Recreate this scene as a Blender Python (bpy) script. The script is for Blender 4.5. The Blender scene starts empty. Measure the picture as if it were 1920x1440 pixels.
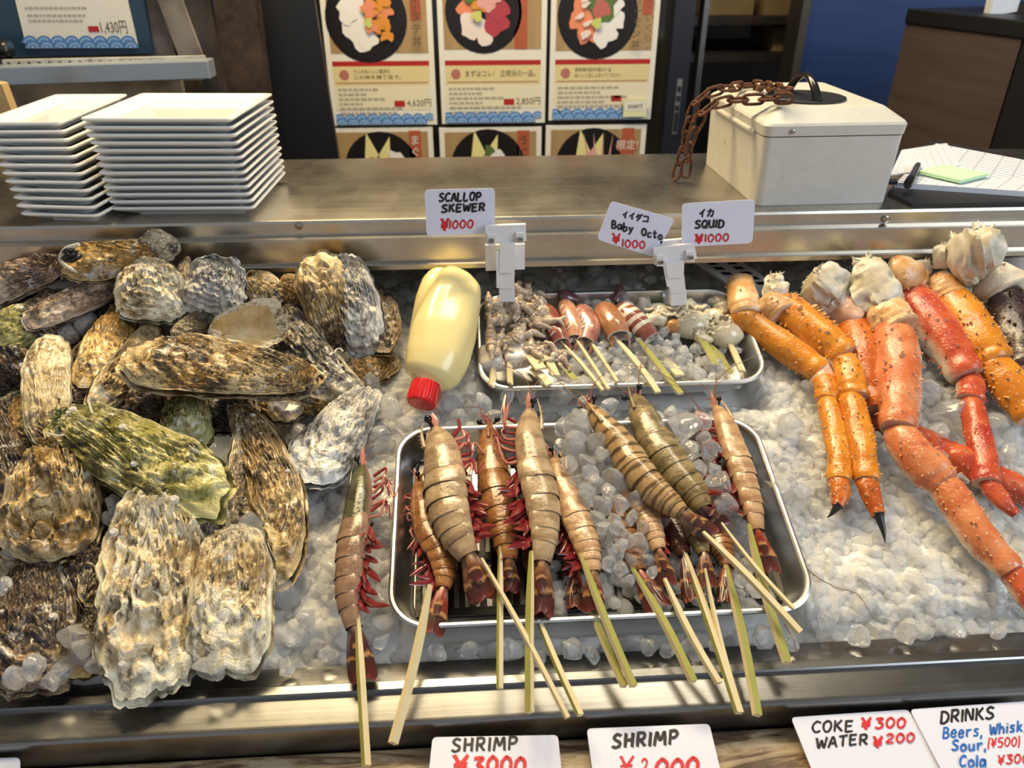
import bpy, bmesh, math, random
import numpy as np
from mathutils import Vector, Matrix

SC = bpy.context.scene
COL = SC.collection
PI = math.pi
R = math.radians

# ------------------------------------------------------------------ camera
CAM_Z, PITCH, YAW, FPX = 1.45, 30.0, -3.5, 1444.0
cd = bpy.data.cameras.new('camera')
cam = bpy.data.objects.new('camera', cd)
COL.objects.link(cam)
cam.location = (0, 0, CAM_Z)
cam.rotation_euler = (R(90 - PITCH), 0, R(YAW))
cd.sensor_width = 36.0
cd.lens = FPX / 1920 * 36.0
cd.clip_start = 0.01
cd.dof.use_dof = True
cd.dof.focus_distance = 0.80
cd.dof.aperture_fstop = 7.0
SC.camera = cam

# ------------------------------------------------------------------ view
vs = SC.view_settings
vs.view_transform = 'Standard'
vs.look = 'None'
vs.gamma = 1.0
vs.use_curve_mapping = False
vs.exposure = 0.0

# ------------------------------------------------------------------ world: dim covered market street, open to daylight behind the customer
W = bpy.data.worlds.new('world')
SC.world = W
W.use_nodes = True
nt = W.node_tree
nt.nodes.clear()
tc = nt.nodes.new('ShaderNodeTexCoord')
sep = nt.nodes.new('ShaderNodeSeparateXYZ')
nt.links.new(tc.outputs['Generated'], sep.inputs[0])
ramp = nt.nodes.new('ShaderNodeValToRGB')
mr = nt.nodes.new('ShaderNodeMapRange')
mr.inputs['From Min'].default_value = -1
mr.inputs['From Max'].default_value = 1
nt.links.new(sep.outputs['Y'], mr.inputs['Value'])
nt.links.new(mr.outputs[0], ramp.inputs[0])
e = ramp.color_ramp.elements
e[0].position = 0.0; e[0].color = (0.64, 0.69, 0.77, 1)
e[1].position = 1.0; e[1].color = (0.10, 0.085, 0.065, 1)
m_ = e.new(0.40); m_.color = (0.27, 0.275, 0.28, 1)
m_ = e.new(0.62); m_.color = (0.16, 0.14, 0.11, 1)
bg = nt.nodes.new('ShaderNodeBackground')
bg.inputs['Strength'].default_value = 0.62
nt.links.new(ramp.outputs[0], bg.inputs[0])
wo = nt.nodes.new('ShaderNodeOutputWorld')
nt.links.new(bg.outputs[0], wo.inputs[0])

# ------------------------------------------------------------------ lights
def area(name, loc, target, sx, sy, power, color):
    l = bpy.data.lights.new(name, 'AREA')
    l.shape = 'RECTANGLE'
    l.size, l.size_y = sx, sy
    l.energy = power
    l.color = color
    o = bpy.data.objects.new(name, l)
    COL.objects.link(o)
    o.location = loc
    d = Vector(target) - Vector(loc)
    o.rotation_euler = d.to_track_quat('-Z', 'Y').to_euler()
    return o

area('daylight_street', (2.1, -0.5, 2.4), (0.6, 0.75, 0.95), 1.3, 1.3, 33, (0.80, 0.90, 1.0))
area('warm_shop_lamp', (-0.35, 1.45, 2.5), (-0.2, 0.6, 0.95), 0.85, 0.34, 33, (1.0, 0.77, 0.42))
area('warm_strip_lamp', (0.35, 1.35, 2.6), (0.1, 0.7, 0.95), 1.0, 0.28, 18, (1.0, 0.86, 0.62))
area('lamp_over_menu', (0.1, 1.45, 2.3), (0.1, 2.0, 1.3), 0.9, 0.12, 3.2, (1.0, 0.84, 0.58))

# ------------------------------------------------------------------ pixel <-> place
_rot = np.array(cam.rotation_euler.to_matrix())
CAMP = np.array([0, 0, CAM_Z])
def ray(px, py):
    v = np.array([(px - 960) / FPX, (720 - py) / FPX, -1.0])
    return _rot @ v
def atz(px, py, z):
    d = ray(px, py); s = (z - CAM_Z) / d[2]
    return CAMP + d * s
def aty(px, py, y):
    d = ray(px, py); return CAMP + d * (y / d[1])
TILT = R(17)
BX = np.array([1.0, 0, 0]); BV = np.array([0, math.cos(TILT), math.sin(TILT)]); BN = np.array([0, -math.sin(TILT), math.cos(TILT)])
BO = np.array([0, 0.498, 0.913]) - BN * 0.025          # a point of the crushed-ice surface
def bed(px, py, h=0.0):
    """the point h above the sloping ice that shows at this pixel"""
    d = ray(px, py); o = BO + BN * h
    s = np.dot(o - CAMP, BN) / np.dot(d, BN)
    return CAMP + d * s
def clear(px, py, h, r):
    """like bed(), but a thing of radius r that would run into the steel back shelf sits further forward, heaped higher"""
    p = bed(px, py, h)
    if p[1] + r > .926 and p[2] + r > 1.078:
        p = CAMP + (p - CAMP) * ((.926 - r) / p[1])
    return p
def depth(p):
    return -np.dot(np.linalg.inv(_rot)[2], np.asarray(p) - CAMP)
def pxsize(p):
    """metres per pixel at p"""
    return depth(p) / FPX
def bedco(x, v, h):
    return BO + BX * x + BV * v + BN * h
def nrm(v):
    v = np.asarray(v, float); return v / max(np.linalg.norm(v), 1e-9)

# ------------------------------------------------------------------ noise
def _hash(ix, iy, iz, seed):
    n = (ix * 374761393 + iy * 668265263 + iz * 2147483647 + seed * 1274126177) & 0xFFFFFFFF
    n = ((n ^ (n >> 13)) * 1274126177) & 0xFFFFFFFF
    n = (n ^ (n >> 16)) & 0xFFFF
    return n / 65535.0 * 2 - 1
def noise3(x, y, z, seed=0):
    x, y, z = np.broadcast_arrays(np.asarray(x, float), np.asarray(y, float), np.asarray(z, float))
    ix, iy, iz = np.floor(x).astype(np.int64), np.floor(y).astype(np.int64), np.floor(z).astype(np.int64)
    fx, fy, fz = x - ix, y - iy, z - iz
    sx, sy, sz = [f * f * f * (f * (f * 6 - 15) + 10) for f in (fx, fy, fz)]
    r = 0
    for a in (0, 1):
        wx = sx if a else 1 - sx
        for b in (0, 1):
            wy = sy if b else 1 - sy
            for c in (0, 1):
                wz = sz if c else 1 - sz
                r = r + wx * wy * wz * _hash(ix + a, iy + b, iz + c, seed)
    return r
def fbm(x, y, z, seed=0, oct=3):
    r, a, t = 0, 1.0, 0
    for i in range(oct):
        r = r + a * noise3(np.asarray(x) * 2 ** i, np.asarray(y) * 2 ** i, np.asarray(z) * 2 ** i, seed + i * 17)
        t += a; a *= 0.5
    return r / t

# ------------------------------------------------------------------ mesh helpers
class MB:
    """collects shapes for ONE mesh"""
    def __init__(s):
        s.v, s.f, s.m, s.uv, s.n = [], [], [], [], 0
    def add(s, verts, faces, mat=0, uvs=None):
        b = s.n
        verts = np.asarray(verts, float).reshape(-1, 3)
        s.v.append(verts); s.n += len(verts)
        for k, f in enumerate(faces):
            s.f.append([b + i for i in f]); s.m.append(mat)
            s.uv.append(uvs[k] if uvs is not None else [(0, 0)] * len(f))
        return s
    def grid(s, P, cu=False, cv=False, mat=0, U=None, V=None):
        """P[nu,nv,3]; quads"""
        P = np.asarray(P, float); nu, nv = P.shape[:2]
        us = np.linspace(0, 1, nu + (1 if cu else 0)) if U is None else U
        vs_ = np.linspace(0, 1, nv + (1 if cv else 0)) if V is None else V
        F, T = [], []
        for i in range(nu if cu else nu - 1):
            for j in range(nv if cv else nv - 1):
                i2, j2 = (i + 1) % nu, (j + 1) % nv
                F.append((i * nv + j, i2 * nv + j, i2 * nv + j2, i * nv + j2))
                T.append(((us[i], vs_[j]), (us[i + 1], vs_[j]), (us[i + 1], vs_[j + 1]), (us[i], vs_[j + 1])))
        return s.add(P.reshape(-1, 3), F, mat, T)
    def tube(s, pts, rad, n=8, mat=0, cap=True, up=(0, 0, 1), flat=1.0):
        pts = np.asarray(pts, float); m = len(pts)
        rad = np.full(m, rad) if np.isscalar(rad) else np.asarray(rad, float)
        T = np.gradient(pts, axis=0); T /= np.maximum(np.linalg.norm(T, axis=1), 1e-9)[:, None]
        u = np.asarray(up, float); rings = []
        for i in range(m):
            w = u - T[i] * np.dot(u, T[i])
            if np.linalg.norm(w) < 1e-4: w = np.array([T[i][2], T[i][0], T[i][1]]) + 0.01; w -= T[i] * np.dot(w, T[i])
            w = nrm(w); u = w; sd = np.cross(T[i], w)
            a = np.arange(n) / n * 2 * PI
            rings.append(pts[i] + rad[i] * (np.cos(a)[:, None] * w * flat + np.sin(a)[:, None] * sd))
        s.grid(np.array(rings), cv=True, mat=mat)
        if cap:
            b = s.n - m * n
            s.f.append([b + k for k in range(n)]); s.m.append(mat); s.uv.append([(0, 0)] * n)
            s.f.append([b + (m - 1) * n + k for k in reversed(range(n))]); s.m.append(mat); s.uv.append([(0, 0)] * n)
        return s
    def box(s, c, ax, ay, az, mat=0):
        """centre and three half-axis vectors"""
        c, ax, ay, az = [np.asarray(q, float) for q in (c, ax, ay, az)]
        V = [c + i * ax + j * ay + k * az for i in (-1, 1) for j in (-1, 1) for k in (-1, 1)]
        F = [(0, 1, 3, 2), (4, 6, 7, 5), (0, 4, 5, 1), (2, 3, 7, 6), (0, 2, 6, 4), (1, 5, 7, 3)]
        mats = mat if isinstance(mat, (list, tuple)) else [mat] * 6
        for f, m in zip(F, mats):
            s.add([V[i] for i in f], [(0, 1, 2, 3)], m, [((0, 0), (1, 0), (1, 1), (0, 1))])
        return s
    def boxw(s, c, ax, ay, az, mat=0):
        """a box with shared corners (can be bevelled)"""
        c, ax, ay, az = [np.asarray(q, float) for q in (c, ax, ay, az)]
        V = [c + i * ax + j * ay + k * az for i in (-1, 1) for j in (-1, 1) for k in (-1, 1)]
        F = [(0, 1, 3, 2), (4, 6, 7, 5), (0, 4, 5, 1), (2, 3, 7, 6), (0, 2, 6, 4), (1, 5, 7, 3)]
        return s.add(V, F, mat)
    def quad(s, a, b, c, d, mat=0):
        return s.add([a, b, c, d], [(0, 1, 2, 3)], mat, [((0, 0), (1, 0), (1, 1), (0, 1))])
    def poly(s, pts, mat=0):
        return s.add(pts, [tuple(range(len(pts)))], mat)
    def prism(s, outline, off, mat=0, side=None):
        """closed outline (list of points) extruded by vector off"""
        o = np.asarray(outline, float); n = len(o); q = o + np.asarray(off, float)
        s.add(o, [tuple(reversed(range(n)))], mat)
        s.add(q, [tuple(range(n))], mat)
        for i in range(n):
            j = (i + 1) % n
            s.add([o[i], o[j], q[j], q[i]], [(0, 1, 2, 3)], mat if side is None else side)
        return s
    def profile(s, prof, x0, x1, mat=0, segs=1):
        """a (y,z) profile swept along x"""
        xs = np.linspace(x0, x1, segs + 1)
        P = np.array([[(x, y, z) for (y, z) in prof] for x in xs])
        return s.grid(P, mat=mat)

ROOTLOC = {}
def build(name, mb, mats, parent=None, smooth=True, angle=40, bevel=None, loc=None, weld=False, solid=None, sub=0):
    """ONE mesh object; verts are given in world coordinates"""
    V = np.concatenate(mb.v) if mb.v else np.zeros((0, 3))
    org = np.zeros(3)
    if parent is not None:
        org = ROOTLOC[parent.name]
    elif loc is not None:
        org = np.asarray(loc, float)
    elif len(V):
        org = np.array([(V[:, 0].min() + V[:, 0].max()) / 2, (V[:, 1].min() + V[:, 1].max()) / 2, V[:, 2].min()])
    me = bpy.data.meshes.new(name)
    me.from_pydata((V - org).tolist(), [], mb.f)
    mats = mats if isinstance(mats, (list, tuple)) else [mats]
    for m in mats: me.materials.append(m)
    me.polygons.foreach_set('material_index', mb.m)
    uvl = me.uv_layers.new(name='UVMap')
    flat = [c for f in mb.uv for t in f for c in t]
    uvl.data.foreach_set('uv', flat)
    if weld:
        bm = bmesh.new(); bm.from_mesh(me); bmesh.ops.remove_doubles(bm, verts=bm.verts, dist=1e-5)
        bmesh.ops.recalc_face_normals(bm, faces=bm.faces); bm.to_mesh(me); bm.free()
    if smooth:
        me.polygons.foreach_set('use_smooth', [True] * len(me.polygons))
        if angle: me.set_sharp_from_angle(angle=R(angle))
    me.update()
    o = bpy.data.objects.new(name, me)
    COL.objects.link(o)
    if parent is not None:
        o.parent = parent
        ROOTLOC[o.name] = org
    else:
        o.location = org
        ROOTLOC[o.name] = org
    if solid:
        md = o.modifiers.new('solid', 'SOLIDIFY'); md.thickness = solid; md.offset = 0
    if bevel:
        md = o.modifiers.new('bevel', 'BEVEL'); md.width = bevel; md.segments = 2; md.limit_method = 'ANGLE'; md.angle_limit = R(35)
    if sub:
        md = o.modifiers.new('sub', 'SUBSURF'); md.levels = sub; md.render_levels = sub
    return o
def tag(o, label=None, cat=None, group=None, kind=None):
    if label: o['label'] = label
    if cat: o['category'] = cat
    if group: o['group'] = group
    if kind: o['kind'] = kind
    return o
def thing(name, loc, label, cat, group=None):
    o = bpy.data.objects.new(name, None)
    o.empty_display_size = 0.02
    COL.objects.link(o)
    o.location = tuple(float(c) for c in loc)
    ROOTLOC[o.name] = np.asarray(loc, float)
    return tag(o, label, cat, group)
def copy_tree(o, parent=None):
    c = o.copy(); COL.objects.link(c)
    if parent is not None: c.parent = parent
    for ch in list(o.children): copy_tree(ch, c)
    return c
def spline(pts, n):
    """Catmull-Rom through pts (any columns)"""
    P = np.asarray(pts, float)
    P = np.vstack([2 * P[0] - P[1], P, 2 * P[-1] - P[-2]])
    m = len(P) - 3; t = np.linspace(0, m, n); i = np.minimum(t.astype(int), m - 1); f = (t - i)[:, None]
    a, b, c, d = P[i], P[i + 1], P[i + 2], P[i + 3]
    return 0.5 * ((2 * b) + (c - a) * f + (2 * a - 5 * b + 4 * c - d) * f ** 2 + (3 * b - a - 3 * c + d) * f ** 3)
def lerp(a, b, t): return a + (b - a) * t
def smooth01(x):
    x = np.clip(x, 0, 1); return x * x * (3 - 2 * x)

# ------------------------------------------------------------------ materials
class NT:
    def __init__(s, name):
        s.m = bpy.data.materials.new(name); s.m.use_nodes = True
        s.t = s.m.node_tree; s.b = s.t.nodes['Principled BSDF']; s.out = s.t.nodes['Material Output']
    def n(s, typ, **kw):
        x = s.t.nodes.new(typ)
        for k, v in kw.items():
            if k in x.inputs: x.inputs[k].default_value = v
            else: setattr(x, k, v)
        return x
    def l(s, a, b): s.t.links.new(a, b)
    def set(s, **kw):
        for k, v in kw.items():
            k = k.replace('_', ' ')
            if isinstance(v, bpy.types.NodeSocket): s.l(v, s.b.inputs[k])
            else: s.b.inputs[k].default_value = v
        return s
    def coord(s, kind='Object', scale=(1, 1, 1), rand=0.0):
        c = s.n('ShaderNodeTexCoord')
        mp = s.n('ShaderNodeMapping'); mp.inputs['Scale'].default_value = scale
        s.l(c.outputs[kind], mp.inputs['Vector'])
        if rand:
            oi = s.n('ShaderNodeObjectInfo')
            mu = s.n('ShaderNodeMath', operation='MULTIPLY'); mu.inputs[1].default_value = rand
            s.l(oi.outputs['Random'], mu.inputs[0]); s.l(mu.outputs[0], mp.inputs['Location'])
        return mp.outputs[0]
    def noise(s, vec=None, scale=5, detail=3, rough=0.55, dist=0.0):
        x = s.n('ShaderNodeTexNoise')
        x.inputs['Scale'].default_value = scale; x.inputs['Detail'].default_value = detail
        x.inputs['Roughness'].default_value = rough; x.inputs['Distortion'].default_value = dist
        if vec is not None: s.l(vec, x.inputs['Vector'])
        return x.outputs['Fac']
    def ramp(s, fac, stops, interp='LINEAR'):
        x = s.n('ShaderNodeValToRGB'); cr = x.color_ramp; cr.interpolation = interp
        while len(cr.elements) < len(stops): cr.elements.new(0.5)
        for e_, (p, c) in zip(cr.elements, sorted(stops, key=lambda q: q[0])):
            e_.position = p; e_.color = (*c[:3], 1)
        if fac is not None: s.l(fac, x.inputs[0])
        return x.outputs[0]
    def mix(s, f, a, b, mode='MIX'):
        x = s.n('ShaderNodeMix', data_type='RGBA', blend_type=mode)
        for sock, v in ((x.inputs[0], f), (x.inputs[6], a), (x.inputs[7], b)):
            if isinstance(v, bpy.types.NodeSocket): s.l(v, sock)
            else: sock.default_value = v if not isinstance(v, tuple) else (*v[:3], 1)
        return x.outputs[2]
    def math(s, op, a, b=0.0):
        x = s.n('ShaderNodeMath', operation=op)
        for sock, v in ((x.inputs[0], a), (x.inputs[1], b)):
            if isinstance(v, bpy.types.NodeSocket): s.l(v, sock)
            else: sock.default_value = v
        return x.outputs[0]
    def bump(s, h, strength=0.3, dist=0.002):
        x = s.n('ShaderNodeBump'); x.inputs['Strength'].default_value = strength; x.inputs['Distance'].default_value = dist
        s.l(h, x.inputs['Height']); s.l(x.outputs[0], s.b.inputs['Normal']); return x
def plain(name, col, rough=0.5, metal=0.0, **kw):
    n = NT(name); n.set(Base_Color=(*col, 1), Roughness=rough, Metallic=metal)
    for k, v in kw.items(): n.set(**{k: v})
    return n.m
M = {}
def mat_steel(name, col=(0.60, 0.58, 0.55), rough=0.28, brush=(3, 260, 260)):
    n = NT(name)
    v = n.coord('Object', brush)
    f = n.noise(v, 1.0, 4, 0.6)
    sc = n.noise(n.coord('Object', (14, 9, 9)), 1.0, 3)
    n.set(Base_Color=n.mix(sc, tuple(c * 0.78 for c in col), col), Metallic=1.0,
          Roughness=n.math('ADD', n.math('MULTIPLY', f, 0.14), n.math('ADD', n.math('MULTIPLY', sc, 0.16), rough - 0.13)))
    n.bump(f, 0.08, 0.0006)
    return n.m
M['steel'] = mat_steel('brushed_steel', (0.60, 0.56, 0.49), 0.27)
M['rail'] = mat_steel('worn_rail_steel', (0.29, 0.29, 0.29), 0.27)
M['steel_dark'] = mat_steel('dull_steel', (0.26, 0.25, 0.24), 0.34)
M['grille'] = mat_steel('dark_wet_steel', (0.10, 0.095, 0.085), 0.26)
M['tray'] = mat_steel('tray_aluminium', (0.74, 0.74, 0.72), 0.30, (60, 60, 60))
def _wood():
    n = NT('weathered_wood')
    v = n.coord('Object', (5.5, 40, 40))
    f = n.noise(v, 1.6, 6, 0.66, 1.6); g = n.noise(n.coord('Object', (14, 160, 160)), 1.0, 4)
    c = n.ramp(f, [(0.30, (0.030, 0.018, 0.012)), (0.43, (0.18, 0.11, 0.06)), (0.50, (0.48, 0.34, 0.19)), (0.62, (0.66, 0.54, 0.37))])
    n.set(Base_Color=n.mix(n.math('MULTIPLY', g, 0.45), c, (0.06, 0.04, 0.028)), Roughness=0.42)
    n.bump(f, 0.4, 0.002)
    return n.m
M['wood'] = _wood()
M['porcelain'] = plain('white_porcelain', (0.82, 0.82, 0.80), 0.10, Coat_Weight=0.4)
M['card'] = plain('card_plastic', (0.74, 0.76, 0.89), 0.32)
M['clip'] = plain('white_clip_plastic', (0.80, 0.79, 0.80), 0.35)
M['ink_black'] = plain('black_marker', (0.012, 0.012, 0.015), 0.5)
M['ink_red'] = plain('red_marker', (0.62, 0.02, 0.03), 0.5)
M['ink_blue'] = plain('blue_marker', (0.01, 0.13, 0.50), 0.5)
M['chrome'] = plain('spring_metal', (0.35, 0.33, 0.28), 0.25, 1.0)
M['black'] = plain('black_paint', (0.010, 0.010, 0.012), 0.45)
M['black_gloss'] = plain('black_gloss_plastic', (0.012, 0.012, 0.013), 0.18)
M['dark'] = plain('dark_interior', (0.016, 0.013, 0.011), 0.9)
def _box():
    n = NT('ivory_painted_metal')
    sp = n.noise(n.coord('Object', (55, 55, 55)), 1.0, 3, 0.6)
    c = n.ramp(sp, [(0.24, (0.26, 0.21, 0.15)), (0.30, (0.54, 0.53, 0.475)), (1.0, (0.61, 0.60, 0.55))])
    n.set(Base_Color=c, Roughness=0.38)
    return n.m
M['ivory'] = _box()
def _rust():
    n = NT('rusty_iron')
    f = n.noise(n.coord('Object', (220, 220, 220)), 1.0, 4, 0.6)
    n.set(Base_Color=n.ramp(f, [(0.3, (0.035, 0.014, 0.008)), (0.55, (0.13, 0.05, 0.022)), (0.75, (0.26, 0.11, 0.05))]), Roughness=0.8, Metallic=0.15)
    n.bump(f, 0.5, 0.001)
    return n.m
M['rust'] = _rust()
M['paper'] = plain('white_paper', (0.80, 0.82, 0.88), 0.7)
def _ruled():
    n = NT('ruled_form_paper')
    c = n.n('ShaderNodeTexCoord'); s_ = n.n('ShaderNodeSeparateXYZ'); n.l(c.outputs['UV'], s_.inputs[0])
    def lines(sock, k, th):
        fr = n.math('FRACT', n.math('MULTIPLY', sock, k)); return n.math('LESS_THAN', fr, th)
    a = n.math('MAXIMUM', lines(s_.outputs['Y'], 20, 0.22), lines(s_.outputs['X'], 9, 0.04))
    n.set(Base_Color=n.mix(a, (0.72, 0.75, 0.83), (0.20, 0.23, 0.32)), Roughness=0.7)
    return n.m
M['ruled'] = _ruled()
M['note_green'] = plain('pale_green_note_paper', (0.52, 0.80, 0.50), 0.7)
M['leather'] = plain('black_leatherette', (0.018, 0.017, 0.018), 0.5)
M['leather_worn'] = plain('worn_brown_leatherette', (0.07, 0.035, 0.02), 0.6)
def _panel(name, a, b):
    n = NT(name)
    f = n.noise(n.coord('Object', (3, 3, 46)), 1.0, 4, 0.6)
    n.set(Base_Color=n.mix(f, a, b), Roughness=0.45)
    return n.m
M['blue_panel'] = _panel('blue_grained_panel', (0.018, 0.045, 0.15), (0.045, 0.095, 0.26))
M['brown_panel'] = _panel('brown_grained_panel', (0.045, 0.030, 0.028), (0.12, 0.085, 0.075))
def _stained(name, a, b, sc=6, rough=0.6, metal=0.0):
    n = NT(name); f = n.noise(n.coord('Object', (sc, sc, sc)), 1.0, 5, 0.65)
    n.set(Base_Color=n.ramp(f, [(0.35, a), (0.65, b)]), Roughness=rough, Metallic=metal); return n.m
M['old_frame'] = _stained('stained_grey_frame', (0.09, 0.075, 0.06), (0.27, 0.23, 0.19), 9)
M['old_dark'] = _stained('stained_dark_frame', (0.015, 0.012, 0.010), (0.055, 0.042, 0.034), 11)
M['rail_white'] = _stained('chipped_white_paint', (0.36, 0.33, 0.27), (0.62, 0.60, 0.55), 30)
M['rail_steel'] = plain('pale_blue_steel', (0.42, 0.47, 0.50), 0.35, 0.6)
M['rusty_wall'] = _stained('rust_brown_panel', (0.02, 0.012, 0.008), (0.075, 0.045, 0.03), 24)
M['carton'] = _stained('cardboard', (0.30, 0.20, 0.09), (0.42, 0.29, 0.14), 8)
M['menu_blue'] = plain('menu_frame_blue', (0.022, 0.05, 0.085), 0.4)
M['lacquer'] = plain('printed_black_bowl', (0.014, 0.011, 0.011), 0.35)
for nm, c in dict(pr_white=(0.78, 0.74, 0.64), pr_cream=(0.72, 0.60, 0.30), pr_pale=(0.78, 0.70, 0.50), pr_red=(0.42, 0.022, 0.018), pr_wave=(0.09, 0.22, 0.50), pr_wave2=(0.32, 0.50, 0.72), pr_text=(0.10, 0.07, 0.05),
                  pr_grey=(0.42, 0.37, 0.28), pr_banner=(0.42, 0.10, 0.045), pr_orange=(0.70, 0.28, 0.04), pr_salmon=(0.78, 0.26, 0.13), pr_tuna=(0.42, 0.05, 0.07), pr_fish=(0.80, 0.68, 0.60), pr_squid=(0.82, 0.78, 0.72),
                  pr_green=(0.10, 0.17, 0.04), pr_lime=(0.58, 0.60, 0.16), pr_lemon=(0.78, 0.70, 0.30), pr_pink=(0.72, 0.36, 0.32), pr_mince=(0.48, 0.13, 0.10), pr_black=(0.02, 0.015, 0.012), pr_badge=(0.45, 0.16, 0.13)).items():
    M[nm] = plain(nm.replace('pr_', 'print_'), c, 0.45)
def _tablegrain():
    n = NT('printed_wooden_table'); f = n.noise(n.coord('Object', (30, 8, 3)), 1.0, 4)
    n.set(Base_Color=n.mix(f, (0.26, 0.15, 0.06), (0.50, 0.34, 0.16)), Roughness=0.5); return n.m
M['pr_table'] = _tablegrain()
# ------------------------------------------------------------------ lettering
_TXT = {}
def text_shape(s):
    """flat filled lettering (2-D verts, faces), cap height about 0.7"""
    if s not in _TXT:
        cu = bpy.data.curves.new('lettering', 'FONT'); cu.body = s; cu.size = 1.0; cu.resolution_u = 3
        ob = bpy.data.objects.new('lettering', cu); COL.objects.link(ob)
        dg = bpy.context.evaluated_depsgraph_get(); dg.update()
        me = bpy.data.meshes.new_from_object(ob.evaluated_get(dg))
        V = np.array([v.co[:2] for v in me.vertices]) if len(me.vertices) else np.zeros((0, 2))
        F = [tuple(p.vertices) for p in me.polygons]
        bpy.data.objects.remove(ob); bpy.data.curves.remove(cu); bpy.data.meshes.remove(me)
        _TXT[s] = (V, F)
    return _TXT[s]
def put_text(mb, s, org, ux, uy, size, mat, center=False, width=None):
    V, F = text_shape(s)
    if not len(V): return
    w = V[:, 0].max() - V[:, 0].min()
    sx = size if width is None else width / w
    x = (V[:, 0] - V[:, 0].min() - (w / 2 if center else 0)) * sx
    mb.add(np.asarray(org)[None] + x[:, None] * np.asarray(ux) + (V[:, 1] * size)[:, None] * np.asarray(uy), F, mat)

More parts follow.
